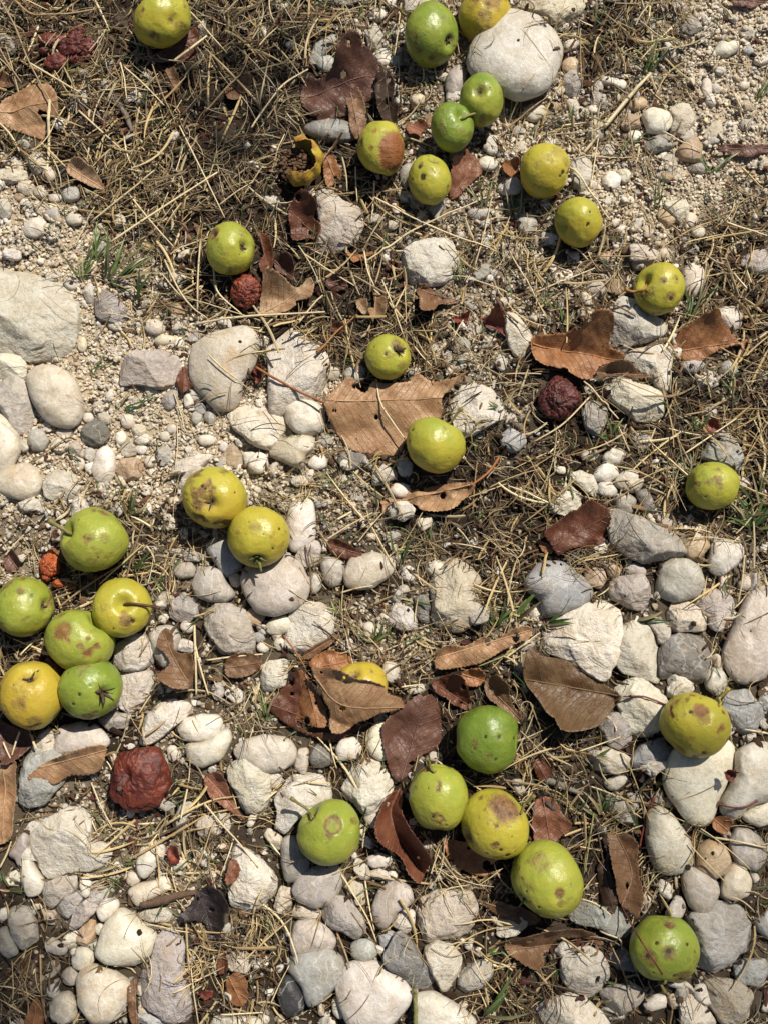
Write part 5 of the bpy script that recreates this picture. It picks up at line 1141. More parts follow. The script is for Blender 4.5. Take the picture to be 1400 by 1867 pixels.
for k, a in enumerate(APPLES):
    V, F, sk, rz, axn = apple_mesh(a, 300 + k)
    cx, cy, rx, ry = a['c']
    g = W(cx, cy, rz); hj = [float(hat(g[0] + dx * rx * S, g[1] + dy * rx * S)[0]) for dx in (-.3, 0, .3) for dy in (-.3, 0, .3)]
    base = float(np.median(hj)) * 0.6 + float(g0at(g[0], g[1])[0]) * 0.4 + a.get('up', 0) * S * 0.5
    base = max(base, -0.001) if a.get('up', 0) >= 0 else base
    zc = base + rz * 0.93
    p = W(cx, cy, zc)
    root = empty('apple', p); tag(root, a['lab'], 'apple', 'fallen apples')
    obj('skin', mesh_np('skin', V, F, True, dict(skin=sk)), M_APPLE, root)
    LM.append((cx, cy, (rx + ry) / 2, a['lm']))
    j, i = cell(np.array([p[0]]), np.array([p[1]])); 
    mk = (((gxx - (p[0] / S + PW / 2)) / (rx * .8)) ** 2 + ((gyy - (PH / 2 - p[1] / S)) / (ry * .8)) ** 2) < 1
    APPLEMASK |= mk
    P0 = np.array(p)
    if 'leaf-covered' in a['lm']: APPLE23 = (p[0], p[1], p[2], rx * S, ry * S, rz * .97)
    if a.get('cal'):
        n = Vector(-axn); j0 = int(np.argmax(V @ -axn * 0 + (V / (np.linalg.norm(V, axis=1)[:, None])) @ -axn)); b = Vector(V[j0])
        green = a.get('calg'); R_ = rz * (.26 if a['cal'] == 1 else .4)
        sv, sf = sepals(b + n * R_ * .05, n, R_, k, a['cal'] == 2, green)
        o = obj('calyx', mesh_np('calyx', sv, sf), M_STEM if green else M_WOOD, root, color=(.16, .18, .05, 1) if green else (.09, .06, .038, 1))
        md = o.modifiers.new('thickness', 'SOLIDIFY'); md.thickness = 0.00025
    if a.get('stem'):
        st_ = a['stem']; z0 = V[int(np.argmax((V / (np.linalg.norm(V, axis=1)[:, None])) @ axn)), 2]
        zs = [zc + z0 * .6 + (rz * 0.25) * q for q in np.linspace(0, 1, len(st_))]
        start = V[int(np.argmax((V / (np.linalg.norm(V, axis=1)[:, None])) @ axn))]
        pts = [start * 0.97] + [np.array(W(x, y, z)) - P0 for (x, y), z in zip(st_, zs)]
        pts = resample(pts, 14); th_ = a.get('thick', 1.0) * 3.1 * S
        rad = th_ * np.interp(np.linspace(0, 1, 14), [0, .2, .8, .93, 1], [1.0, .72, .8, 1.25, 1.1])
        for q_ in range(2, 14):                                  # the stalk runs clear of the rim of its hollow
            dd = (V[:, 0] - pts[q_, 0]) ** 2 + (V[:, 1] - pts[q_, 1]) ** 2; nr = dd < (4 * S) ** 2
            if nr.any(): pts[q_, 2] = max(pts[q_, 2], V[nr, 2].max() + 3.2 * S * min(1, (q_ - 1) / 3))
        pts[1:-1] = (pts[:-2] + pts[1:-1] * 2 + pts[2:]) / 4
        tv, tf = tube(pts, rad, 9, .15)
        o = obj('stem', mesh_np('stem', tv, tf), M_STEM, root, color=(a.get('stc') or (.2, .17, .05)) + (1,))
    elif a.get('dim'):
        pass

# ------------------------------------------------------------------ dried and rotten fruit
def wrinkled(cx, cy, rx, ry, rz, axis, sd, freq, depth, flat_=0.0, nlobe=0, n=(110, 74)):
    nth, nph = n; ph = np.linspace(0, np.pi, nph)[:, None]; th = np.linspace(0, 2 * np.pi, nth, endpoint=False)[None]
    V = np.stack([np.sin(ph) * np.cos(th), np.sin(ph) * np.sin(th), np.cos(ph) + 0 * th], -1).reshape(-1, 3)
    N = V.copy(); q = V * np.array([freq * 1.9, freq * 1.9, freq * .55])
    wp = np.stack([fbm(q * .6 + 9, sd, 2), fbm(q * .6 + 19, sd + 1, 2), fbm(q * .6 + 29, sd + 2, 2)], 1) * 1.1
    f = fbm(q + wp, sd + 3, 3); rid = np.abs(f - .5) * 2; rid = 1 - np.clip(rid / .22, 0, 1)        # creases
    f2 = fbm(q * 2.3 + wp, sd + 7, 2); rid2 = 1 - np.clip(np.abs(f2 - .5) * 2 / .3, 0, 1)
    D = -depth * .9 * rid ** 1.4 - depth * .18 * rid2 + (fbm(V * 1.5 + sd, 1, 2) - .5) * .5
    if nlobe: D += .06 * np.cos(nlobe * th + 0 * ph).ravel() * np.sin(ph + 0 * th).ravel()
    D += -.3 * np.exp(-(ph / .25) ** 2 + 0 * th).ravel() - .2 * np.exp(-((np.pi - ph) / .25) ** 2 + 0 * th).ravel()
    V = V * (1 + D)[:, None]
    Mx = np.array(Vector((0, 0, 1)).rotation_difference(Vector(axis).normalized()).to_matrix()); V = V @ Mx.T
    V[:, 2] -= flat_ * np.abs(V[:, 0]) * .3
    rx, ry = rx * .96, ry * .96
    for c, r_ in ((0, rx), (1, ry)): V[:, c] = (V[:, c] - (V[:, c].max() + V[:, c].min()) / 2) / ((V[:, c].max() - V[:, c].min()) / 2) * r_ * S
    V[:, 2] *= rz * S
    i = np.arange(nph - 1)[:, None] * nth; j = np.arange(nth)[None]; j2 = (j + 1) % nth
    return V, np.stack([i + j, i + nth + j, i + nth + j2, i + j2], -1).reshape(-1, 4)
def place_rot(cx, cy, rx, ry, rz, col, lab, lm, cat, axis=(0, .2, 1), sd=0, freq=3.2, depth=.12, eye=None, name='dried_apple', extra=()):
    g = W(cx, cy, rz * S); b = float(g0at(g[0], g[1])[0]); zc = b + rz * S * .82; p = W(cx, cy, zc)
    root = empty(name, p); tag(root, lab, cat)
    V, F = wrinkled(cx, cy, rx, ry, rz, axis, 50 + sd, freq, depth)
    obj('skin', mesh_np('skin', V, F), M_ROT, root, color=col + (1,))
    if eye:
        ex, ey = eye; d = np.array([(ex - cx) * S, -(ey - cy) * S]); k = int(np.argmin((V[:, 0] - d[0]) ** 2 + (V[:, 1] - d[1]) ** 2 - V[:, 2] * .004)); b = V[k]
        v, f = wrinkled(0, 0, 5, 5, 3.5, (0, 0, 1), 80 + sd, 3, .1, n=(16, 10)); obj('calyx_stub', mesh_np('calyx_stub', v + b, f), M_WOOD, root, color=(.1, .075, .05, 1))
    for (x, y, r1, r2, r3) in extra:
        q = np.array(W(x, y, zc)) - np.array(p); v, f = wrinkled(0, 0, r1, r2, r3, (.3, .2, 1), int(x), 3, .16, n=(60, 40)); v[:, :] += np.array([q[0], q[1], -rz * S * .15])
        obj('fold', mesh_np('fold', v, f), M_ROT, root, color=tuple(np.array(col) * rs_.uniform(.8, 1.1)) + (1,))
    LM.append((cx, cy, (rx + ry) / 2, lm))
    APPLEMASK[:] |= (((gxx - (p[0] / S + PW / 2)) / (rx * .85)) ** 2 + ((gyy - (PH / 2 - p[1] / S)) / (ry * .85)) ** 2) < 1
place_rot(258, 1420, 55, 59, 30, (.13, .022, .012), 'round wrinkled brick-red dried apple nested in straw left of the white stones', 'the round red dried apple', 'dried apple', (-.4, .1, .8), 1, 2.3, .085, eye=(225, 1437))
place_rot(1020, 726, 42, 45, 27, (.085, .014, .012), 'dark maroon shrivelled apple below the folded orange-brown leaf', 'the dark maroon dried apple', 'dried apple', (0, .1, 1), 2, 2.9, .13, eye=(1014, 737))
place_rot(448, 532, 30, 36, 22, (.22, .04, .018), 'small creased red dried apple just under the worm-holed apple', 'the small creased red fruit', 'dried apple', (.5, -.3, .5), 3, 2.6, .17)
place_rot(140, 88, 40, 31, 17, (.13, .02, .011), 'flattened crumpled red dried apple near the upper left corner', 'the crumpled red fruit', 'dried apple', (.3, .5, .6), 4, 1.6, .26, extra=[(96, 74, 31, 19, 15), (102, 112, 24, 20, 12), (140, 62, 17, 17, 13), (82, 92, 14, 9, 9)])
place_rot(92, 1028, 20, 30, 14, (.42, .085, .02), 'broken orange-red fruit pulp beside the large side-stemmed apple', 'the orange broken fruit', 'fruit pulp', (.2, .4, .8), 5, 3, .24, name='fruit_pulp', extra=[(108, 1064, 13, 9, 9), (95, 1010, 9, 9, 10), (130, 1070, 7, 6, 6), (84, 1052, 9, 10, 8)])

# hollow peel: half a shell open to the left, with dark crumbs inside
def peel():
    p = W(553, 308, 0.004); root = empty('apple_peel', p); tag(root, 'hollow yellow-orange apple peel filled with dark crumbs, left of the half-browned apple', 'apple peel')
    nth, nph = 90, 36; r = np.random.RandomState(4)
    th = np.linspace(math.radians(-140), math.radians(118), nth)[None]; u = np.linspace(0, 1, nph)[:, None]
    el = math.radians(-60) + u * math.radians(104)                     # from under the fruit up over the rim
    e_ = el * (1 + .1 * np.sin(5 * th)) + (.16 * np.sin(3.3 * th + 1) + .05 * np.sin(9 * th) + .02 * np.sin(23 * th)) * u ** 3
    R = 1 + .05 * np.sin(3 * th + 1) + .03 * np.sin(9 * th)
    taper = np.clip(1 - ((th - .0) / math.radians(150)) ** 2, .05, 1) ** .4
    x = R * np.cos(e_) * np.cos(th) * 37; y = R * np.cos(e_) * np.sin(th) * 48; z_ = np.sin(e_) * 34 * taper
    y = y + 5; x = x + 0
    V = np.stack([x + 0 * u, y + 0 * u, z_ + 24 + 0 * u], -1).reshape(-1, 3) * S
    V += (np.stack([fbm(V * 200, 2, 2), fbm(V * 200, 4, 2), fbm(V * 200, 6, 2)], 1) - .5) * 5 * S
    i = np.arange(nph - 1)[:, None] * nth; j = np.arange(nth - 1)[None]; F = np.stack([i + j, i + j + 1, i + nth + j + 1, i + nth + j], -1).reshape(-1, 4)
    N = np.zeros((len(V), 3)); N[:, 0] = .8 * np.clip(fbm(V * 300, 8, 2), 0, 1) + .35 * np.repeat(np.linspace(0, 1, nph) ** 3, nth); N[:, 2] = .8
    o = obj('rind', mesh_np('rind', V, F, True, dict(skin=N)), M_APPLE, root); md = o.modifiers.new('thickness', 'SOLIDIFY'); md.thickness = 0.0007
    Vs, Fs = [], []; off = 0
    for k in range(260):
        a, q = r.rand() * 6.28, r.rand() ** .5 * 30; v, f = I1; s_ = r.uniform(1.5, 5); v = v * (1 + r.uniform(-.3, .3, (len(v), 1))) * np.array([s_, s_ * r.uniform(.5, 1), s_ * .6]) + np.array([math.cos(a) * q - 12, math.sin(a) * q * 1.2, 8 + r.rand() * 10])
        Vs.append(v * S); Fs.append(f + off); off += len(v)
    o = obj('dark_filling', mesh_np('dark_filling', np.concatenate(Vs), np.concatenate(Fs)), M_WOOD, root, color=(.13, .07, .035, 1)); o['kind'] = 'stuff'
    LM.append((560, 310, 42, 'the hollow yellow peel'))
    APPLEMASK[:] |= (((gxx - (p[0] / S + PW / 2)) / 36) ** 2 + ((gyy - (PH / 2 - p[1] / S)) / 44) ** 2) < 1
peel()
LM.append((940, 102, 85, 'the smooth white cobble')); LM.append((65, 565, 80, 'the big rough boulder')); LM.append((715, 760, 80, 'the big tan leaf'))
for o, desc, x, y, R in STONE_OBJS:
    if abs(x - 940) < 12 and abs(y - 102) < 15 and R > 60: o['label'] = 'large smooth oval white cobble near the top, beside the cracked yellow apple'
    elif abs(x - 65) < 35 and abs(y - 570) < 30 and R > 60: o['label'] = 'largest rough white boulder at the left edge of the ground'
for o, desc, x, y, R in STONE_OBJS:
    if 'label' not in o: o['label'] = where_label(desc, x, y, R)
LEAF_OBJS = []
def leaf(desc, colr, t, out, mid, fold, curl, lift, tx, ty, pet, sd):
    r = np.random.RandomState(sd); A = np.array(poly(t, out)); Mr = np.array(poly(t, mid)); cen = A.mean(0)
    x, y = A[:, 0], A[:, 1]; area = 0.5 * abs(np.dot(x, np.roll(y, -1)) - np.dot(y, np.roll(x, -1))); Rr = math.sqrt(area / math.pi)
    c = W(cen[0], cen[1], 0); 
    a_ = np.array([W(p[0], p[1], 0)[:2] for p in A]); hh = hat(a_[:, 0], a_[:, 1]); hc = float(hat(c[0], c[1])[0]); g = float(g0at(c[0], c[1])[0])
    z0 = min(float(np.percentile(hh, 60)), g + 28 * S) * .5 + min(hc, g + 34 * S) * .5 + lift * S * .5 + 7 * S
    cw = np.array(W(cen[0], cen[1], z0))
    P = np.array([W(p[0], p[1], z0)[:2] for p in A]) - cw[:2]; M_ = np.array([W(p[0], p[1], z0)[:2] for p in Mr]) - cw[:2]
    P = P / S; M_ = M_ / S                                    # photo-pixel units round the centre
    # softened, then densely toothed outline
    if colr != 'scrap':
        n0 = len(P); Qs = []
        for i in range(n0):
            a, b, c_, d = P[i - 1], P[i], P[(i + 1) % n0], P[(i + 2) % n0]
            for t_ in (0, .34, .67): Qs.append(.5 * (2 * b + (c_ - a) * t_ + (2 * a - 5 * b + 4 * c_ - d) * t_ * t_ + (3 * b - a - 3 * c_ + d) * t_ ** 3))
        P = np.array(Qs)
    B = []
    n = len(P); per = 0
    for i in range(n):
        p, q = P[i], P[(i + 1) % n]; L = np.linalg.norm(q - p); k = max(int(L / 3.2), 1); nrm = np.array([q[1] - p[1], p[0] - q[0]]) / (L + 1e-6)
        for m in range(k):
            w1 = ((r.rand() - .5) * 1.3 + (0.9 if (len(B) % 2) else -.4)) * (.25 if 'smooth' in desc else 1)
            B.append(p + (q - p) * m / k + nrm * w1)
    B = np.array(B)
    for _ in range(r.randint(1, 4) if colr != 'scrap' and Rr > 14 else 0):                       # torn notches
        k0 = r.randint(len(B)); hw = r.randint(2, 5); dep = r.uniform(2.5, 3 + Rr * .10); d_ = -B[k0] / (np.linalg.norm(B[k0]) + 1e-6)
        for m in range(-hw, hw + 1): B[(k0 + m) % len(B)] += d_ * dep * (1 - abs(m) / (hw + 1)) * r.uniform(.6, 1.2)
    st_ = max(2.8, Rr / 20.0)
    X, Y = np.meshgrid(np.arange(B[:, 0].min(), B[:, 0].max(), st_), np.arange(B[:, 1].min(), B[:, 1].max(), st_))
    X = (X + (np.arange(len(X))[:, None] % 2) * st_ / 2).ravel(); Y = Y.ravel(); ins = inside(B, X, Y)
    X, Y = X[ins], Y[ins]
    if len(X): 
        dmin = np.array([np.min((B[:, 0] - a) ** 2 + (B[:, 1] - b) ** 2) for a, b in zip(X, Y)]); X, Y = X[dmin > (st_ * .45) ** 2], Y[dmin > (st_ * .45) ** 2]
    pts = [Vector((a, b)) for a, b in B] + [Vector((a, b)) for a, b in zip(X, Y)]
    vo, eo, fo, *_x = delaunay_2d_cdt(pts, [], [list(range(len(B)))], 1, 1e-4)
    Q = np.array([(v.x, v.y) for v in vo]); F = np.array([f for f in fo if len(f) == 3])
    Fc = Q[F].mean(1)
    for _ in range(r.randint(0, 4) if Rr > 30 and colr != 'scrap' else 0):                       # insect holes
        h_ = Q[r.randint(len(Q))]; e_ = r.uniform(2.5, 6.5); keep_ = np.hypot(Fc[:, 0] - h_[0], (Fc[:, 1] - h_[1]) * r.uniform(.6, 1.5)) > e_; F, Fc = F[keep_], Fc[keep_]
    Ms = resample(M_, 30)
    d2 = ((Q[:, None] - Ms[None]) ** 2).sum(2); kk = d2.argmin(1); Tn = np.gradient(Ms, axis=0); Tn /= np.linalg.norm(Tn, axis=1)[:, None]
    rel = Q - Ms[kk]; sdist = rel[:, 0] * -Tn[kk, 1] + rel[:, 1] * Tn[kk, 0]; seg = np.linalg.norm(np.diff(Ms, axis=0), axis=1); al = np.concatenate([[0], np.cumsum(seg)]); u = al[kk] + (rel * Tn[kk]).sum(1)
    wmax = np.abs(sdist).max() + 1e-6; ad = np.abs(sdist)
    z = fold * ad * .95 * (1 if r.rand() < .75 or fold > .6 else -1)
    s1 = r.choice([-1, 1]); z = z + curl * 2.0 * (ad ** 2 / wmax) * np.where(sdist > 0, 1, .6 * s1)
    z += ((u / al[-1] - .5) ** 2) * curl * Rr * 1.1 * r.choice([-1, 1])
    q3 = np.stack([Q[:, 0], Q[:, 1], 0 * u], 1)
    z += (fbm(q3 / (Rr * .7 + 5) + sd, 2, 2) - .5) * Rr * (.35 + curl * .7) + (fbm(q3 / 9 + sd, 5, 2) - .5) * 4.2 
    z += Q[:, 0] * tx + Q[:, 1] * ty; z -= np.median(z)
    z = np.maximum(z, -(lift * .6 + 8))
    # keep it from sinking into the stones it lies on
    jw, iw = cell(Q[:, 0] * S + cw[0], Q[:, 1] * S + cw[1]); floor_ = (np.minimum(H[jw, iw], z0 + 32 * S) - z0) / S + 1.0
    z = np.where(z < floor_, floor_ * .8 + z * .2 + .5, z)
    if 'lying over the yellow apple' in desc:
        o_ = APPLE23; ex, ey = (Q[:, 0] * S + cw[0] - o_[0]) / (o_[3] + .0006), (Q[:, 1] * S + cw[1] - o_[1]) / (o_[4] + .0006)
        top = (o_[2] - z0 + o_[5] * (1 - .38 * (ex ** 2 + ey ** 2))) / S + 2.5
        near = np.hypot(ex, ey); z = np.maximum(z, top); z += (fbm(q3 / 14, 5, 2) - .5) * 7 * (near > .6)
    V = np.stack([Q[:, 0], Q[:, 1], z], 1) * S
    nm = 'dead_leaf' if colr != 'scrap' else 'skin_scrap'
    root = empty(nm, cw); tag(root, None, 'leaf' if colr != 'scrap' else 'fruit scrap', 'dead leaves lying on the ground' if colr != 'scrap' else 'scraps of red fruit skin')
    colv = np.array(LCOL[colr]) * r.uniform(.85, 1.15)
    uv = np.stack([u * S * 100, sdist * S * 100 + (5 if colr == 'scrap' else 0)], 1)
    ob = obj('blade', mesh_np('blade', V, F, True, None, uv), M_LEAF if colr != 'scrap' else M_ROT, root, color=tuple(colv) + (1,))
    md = ob.modifiers.new('thickness', 'SOLIDIFY'); md.thickness = 0.00028; md.offset = 0
    # raised midrib
    if colr != 'scrap' and Rr > 16:
        zi = np.array([z[((Q - m_) ** 2).sum(1).argmin()] for m_ in Ms]); zi = np.convolve(np.pad(zi, 2, 'edge'), np.ones(5) / 5, 'valid')
        ok = inside(B, Ms[:, 0], Ms[:, 1])
        if ok.sum() > 4:
            pts3 = np.stack([Ms[ok, 0], Ms[ok, 1], zi[ok] + .7], 1) * S
            tv, tf = tube(pts3, np.linspace(1.5, .5, len(pts3)) * S, 6); obj('midrib', mesh_np('midrib', tv, tf), M_WOOD, root, color=tuple(np.minimum(colv * 1.35 + .02, 1)) + (1,))
    if pet:
        pp = np.array(poly(t, pet)); zs = np.linspace(z0 + (z[((Q - M_[0]) ** 2).sum(1).argmin()] + .5) * S, z0 + 6 * S, len(pp))
        p3 = [np.array(W(p[0], p[1], q)) - cw for p, q in zip(pp, zs)]; p3 = resample(p3, 24)
        hp = hat(p3[:, 0] + cw[0], p3[:, 1] + cw[1]) - z0; p3[:, 2] = np.maximum(p3[:, 2], np.convolve(np.pad(hp, 3, 'edge'), np.ones(7) / 7, 'valid') + 2.5 * S)
        if 'red stalk' in desc and t == 'L': p3[:, 2] = np.interp(np.linspace(0, 1, 24), [0, .3, .45, .8, 1], np.array([z[((Q - M_[0]) ** 2).sum(1).argmin()], 60, 118, 122, 96])) * S - (z0 * 0)
        if t == 'L': 
            zz_ = p3[:, 2].copy()
            for k2, (px_, py_) in enumerate(resample(pp, 24)): p3[k2] = np.array(W(px_, py_, z0 + zz_[k2])) - cw
        tv, tf = tube(p3, (np.linspace(2.2, 2.6, 24) if t == 'E' else np.linspace(1.3, 1.7, 24)) * S, 7); obj('petiole', mesh_np('petiole', tv, tf), M_STEM, root, color=((.3, .11, .035, 1) if colr in ('tan', 'orange') else (.16, .04, .025, 1)))
    # leaves shade and carry what is laid down later
    mk = inside(P * .97, (gxx - (cw[0] / S + PW / 2)), -(gyy - (PH / 2 - cw[1] / S))) if Rr < 1e9 else None
    LEAFMASK[:] |= mk
    LEAF_OBJS.append((root, desc, cen[0], cen[1], Rr))
for k, L_ in enumerate(LEAVES): leaf(*L_, sd=k * 7 + 1)
for o, desc, x, y, R in LEAF_OBJS:
    o['label'] = where_label(desc, x, y, R, skip='the big tan leaf' if 'orange stalk' in desc else None)
# ------------------------------------------------------------------ straw stalks that can be told apart: tile | width | points   (n: brown stalk, t: green tinted)
STALKS = """
A 7 960 680 1080 920 1200 1165
A 7n 815 350 870 510 930 640
A 9 430 605 540 705 650 805
A 8 480 1180 770 970 830 920
A 10 590 1290 780 1170 960 1060 1165 935
A 9n 1095 610 1210 480 1290 400 1330 290
A 6 650 350 675 450 690 560
A 9n 10 10 100 170 180 370 340 660
A 10n 70 0 180 100 280 105 380 95 560 50
A 7 1010 65 1110 180 1215 300
A 13 930 340 1020 270 1105 200
A 10 170 350 300 430 440 520
A 7 230 770 290 830 360 900
A 7 700 1050 820 1200 940 1340
A 5 400 1290 450 1200 510 1110
A 6 1170 1095 1260 1030 1350 970
A 5 540 490 660 492 790 490
A 9n 0 250 60 360 130 460
A 7 670 370 780 470 880 570
A 5 840 300 880 330 1040 345
A 5 1190 80 1290 0 1330 -20
B 5n 585 1140 700 1000 830 820
B 6 550 890 552 980 560 1080
B 9 650 1050 770 1120 900 1190
B 7 900 1190 1100 1270 1300 1340
B 9 600 1390 740 1300 870 1210 1280 1020
B 6 930 280 960 340 980 420
B 7n 1030 0 1060 120 1080 200 1100 300
B 7 755 290 775 150 790 0
B 3n 890 1050 888 1120 870 1200
B 9 0 690 60 600 130 500
B 6 40 260 90 210 140 160
B 9 130 500 200 440 300 380
B 5 1180 1420 1240 1200 1280 1000
C 20 520 690 640 545 770 400
C 14 420 810 455 770 490 730
C 6 450 1010 470 880 490 750
C 9n 0 680 120 590 250 490
C 8 340 880 450 1030 560 1170
C 6 830 710 930 760 1040 810
C 6 1230 460 1270 580 1310 700
C 9 1170 1190 1280 1230 1400 1265
C 5 330 830 500 838 700 845
C 5 1020 310 1160 305 1300 300
C 6n 655 640 690 870 760 990
D 8 880 45 960 210 1030 300 1110 360
D 11 1030 390 1210 365 1400 345 1730 320
D 6 860 110 940 210 1020 290
D 8 1075 -60 1060 150 1055 310
D 8 1140 90 1165 220 1290 335
D 6n 130 1110 250 1040 370 960
D 5n 340 1085 410 1150 480 1200
D 5 930 750 970 870 1000 960 1100 930 1400 880
D 4 940 900 945 1020 935 1150
D 5 1000 250 1200 310 1390 370
E 7 260 0 420 110 570 200
E 8 595 0 615 110 650 190
E 7 690 150 750 300 800 440
E 8 660 680 680 800 740 900 810 1000
E 6 860 510 900 560 950 610
E 8 1060 470 1090 410 1120 360
E 6n 1130 900 1160 1010 1150 1060
E 7 250 380 330 280 380 230
F 7 20 0 130 190 220 360
F 7 160 210 320 145 480 80
F 9 415 690 510 790 600 890
F 8 450 770 300 920 150 1010
F 7 940 1080 1080 985 1220 890
F 6 600 930 630 1000 660 1060
F 5n 1280 960 1350 1030 1400 1110
F 5n 0 320 80 385 150 440
F 8n 950 870 1050 850 1170 790
F 5 0 650 100 648 190 650
F 4n 520 1340 640 1280 730 1230
G 9n 320 550 480 430 640 330
G 7 120 800 175 740 230 680
G 11 1035 640 1043 830 1045 1010
G 9 1040 740 1070 870 1110 1010
G 8 1100 828 1250 808 1400 795
G 7 30 270 80 215 130 160
G 5n 810 910 890 970 960 1000
G 8 115 1205 95 1270 75 1330
G 8 30 1260 55 1315 80 1370
G 5n 740 800 780 730 820 620
G 7 740 1110 800 1020 860 960
H 7 400 185 520 110 640 45
H 8n 340 120 395 200 450 275
H 5 560 200 620 130 690 50
H 6 1060 205 1150 220 1240 240
H 8 470 465 550 445 640 430
H 6n 250 330 300 420 350 490
H 7t 1400 780 1300 820 1200 860
H 7 410 1250 430 1330 450 1400
K 7 980 0 1100 80 1220 160
H 7 580 1130 660 1100 720 1100
H 6 790 970 860 960 920 960
I 6 0 820 90 750 190 680
I 5 410 300 500 285 600 265
I 8 1270 270 1262 400 1250 520
I 6 390 1310 500 1270 600 1230
I 4n 1060 690 1100 740 1140 780
I 6 970 180 1080 175 1260 200
J 7 485 120 540 240 600 355
J 9 0 570 35 500 60 430
J 6 920 560 925 630 940 700
J 6 1240 420 1210 520 1170 620
J 8 1090 220 1240 390 1380 560
J 9n 205 1040 220 1220 240 1400
J 5n 80 320 250 290 400 255
J 5 560 420 600 390 640 360
J 6 780 870 900 890 1010 910
J 5 1020 1100 1040 1250 1060 1400
J 6 1180 1340 1290 1338 1400 1340
K 7 475 600 560 740 620 850 660 960
K 7 600 640 620 760 650 900
K 9n 450 920 490 1000 520 1080
K 5 100 1290 150 1180 200 1080
K 5 960 730 1040 670 1150 650
L 7 975 440 1080 550 1185 655
L 6 1025 350 1150 440 1300 580
L 9 1140 425 1270 440 1400 470
L 7n 570 985 640 1140 680 1260 710 1400
L 7t 470 280 440 450 415 600
L 7 500 900 600 940 620 1000
L 6 650 260 690 280 720 300
L 5n 840 1120 880 1150 910 1165
L 8n 870 1250 890 1330 880 1420
"""
STC = {'': ((.64, .52, .31), 'pale straw stalk'), 'n': ((.3, .2, .1), 'brown dry stalk'), 't': ((.3, .3, .12), 'greenish dry stalk')}
def zalong(P, off):
    """heights along a stalk laid over the surface: stiff, resting on the high points"""
    h = hat(P[:, 0], P[:, 1]); n = len(P); t = np.linspace(0, 1, n)
    ln = h[0] + (h[-1] - h[0]) * t
    m = np.maximum(h, ln * .6 + h * .4); m = np.convolve(np.pad(m, 3, 'edge'), np.ones(7) / 7, 'valid')
    return np.maximum(m, h * .85 + m * .15) + off
stalks = []
for ln in STALKS.strip().split('\n'):
    p = ln.split(); t = p[0]; kd = p[1][-1] if p[1][-1] in 'nt' else ''; wd = float(p[1].rstrip('nt')) * .4
    pp = np.array(poly(t, ' '.join(p[2:]))); r = np.random.RandomState(len(stalks))
    c = pp[len(pp) // 2]; h0 = float(hat(*W(c[0], c[1], 0)[:2])[0]) + 14 * S
    Q = resample(pp, 18); P3 = np.array([W(a, b, h0) for a, b in Q])
    jq, iq = cell(P3[:, 0], P3[:, 1]); sl_ = np.convolve(np.pad(strawy[jq, iq] * ~STONEMASK[jq, iq], 3, 'edge'), np.ones(7) / 7, 'valid')
    P3[:, 2] = zalong(P3, wd * .5 * S + r.uniform(1.5, 5) * S) + sl_ * 19 * S; P3[:, 2] += np.sin(np.linspace(0, 3.14, 18)) * r.uniform(0, 4) * S
    cen = P3.mean(0); rad = wd * .5 * S * np.interp(np.linspace(0, 1, 18), [0, .1, .6, 1], [.9, 1.05, .95, .7])
    V, F = tube(P3 - cen, rad, 8, .1)
    root = empty('straw_stalk', cen); tag(root, None, 'straw', 'straw stalks lying on the ground')
    colr = np.array(STC[kd][0]) * r.uniform(.85, 1.15)
    obj('culm', mesh_np('culm', V, F), M_STALK, root, color=tuple(colr) + (1,))
    if wd > 1.9 and np.linalg.norm(P3[0] - P3[-1]) > 50 * S:          # a swollen joint and a loose split sheath
        k = r.randint(5, 12); a, b = P3[k] - cen, P3[k + 1] - cen; q = np.array([a + (b - a) * u for u in (-.25, -.1, .1, .3)]); tv, tf = tube(q, np.array([.9, 1.45, 1.45, .9]) * rad[k], 8)
        obj('joint', mesh_np('joint', tv, tf), M_STALK, root, color=tuple(colr * .62) + (1,))
    L = np.linalg.norm(pp[0] - pp[-1]); desc = ('long ' if L > 105 else 'short ' if L < 55 else '') + ('thick ' if wd > 3.2 else 'thin ' if wd < 1.9 else '') + STC[kd][1]
    root['label'] = where_label(desc, c[0], c[1], 6); stalks.append(root)
def rod(name, lab, cat, t, pts, rad, col, m, up=4, lifts=None, wob=.35, n=22):
    pp = resample(np.array(poly(t, pts)), n); c = pp[n // 2]; h0 = float(hat(*W(c[0], c[1], 0)[:2])[0]) + up * S
    P3 = np.array([W(a, b, h0) for a, b in pp]); P3[:, 2] = zalong(P3, up * S)
    if lifts: P3[:, 2] += np.interp(np.linspace(0, 1, n), np.linspace(0, 1, len(lifts)), lifts) * S
    cen = P3.mean(0); rr = np.interp(np.linspace(0, 1, n), np.linspace(0, 1, len(rad)), rad) * S * (1 + (rng.rand(n) - .5) * wob * .5)
    V, F = tube(P3 - cen, rr, 11, wob); o = obj(name, mesh_np(name, V, F), m, loc=cen, color=col + (1,), label=lab, cat=cat); return o
rod('twig', 'short thick grey twig stub in the straw at upper left', 'twig', 'A', '600 520 640 560 675 620 710 710', [5, 7, 5, 5, 3], (.2, .165, .14), M_WOOD, 8)
rod('bark_chip', 'weathered grey bark sliver right of the brown-capped yellow apple', 'bark chip', 'L', '180 95 260 115 340 150 415 180', [3, 6, 6, 5, 2], (.22, .19, .16), M_WOOD, 7)
rod('twig', 'dark brown thick twig pointing at the black ivy-like leaf', 'twig', 'J', '755 765 880 735 960 712 1045 700', [5, 8, 7, 6, 4], (.13, .08, .05), M_WOOD, 10)
rod('leaf_stalk', 'loose orange leaf stalk above the angular white stone', 'leaf stalk', 'E', '350 550 400 490 460 420 560 335', [2.8, 2, 1.6, 1.4], (.32, .15, .05), M_STEM, 10, None, .1)
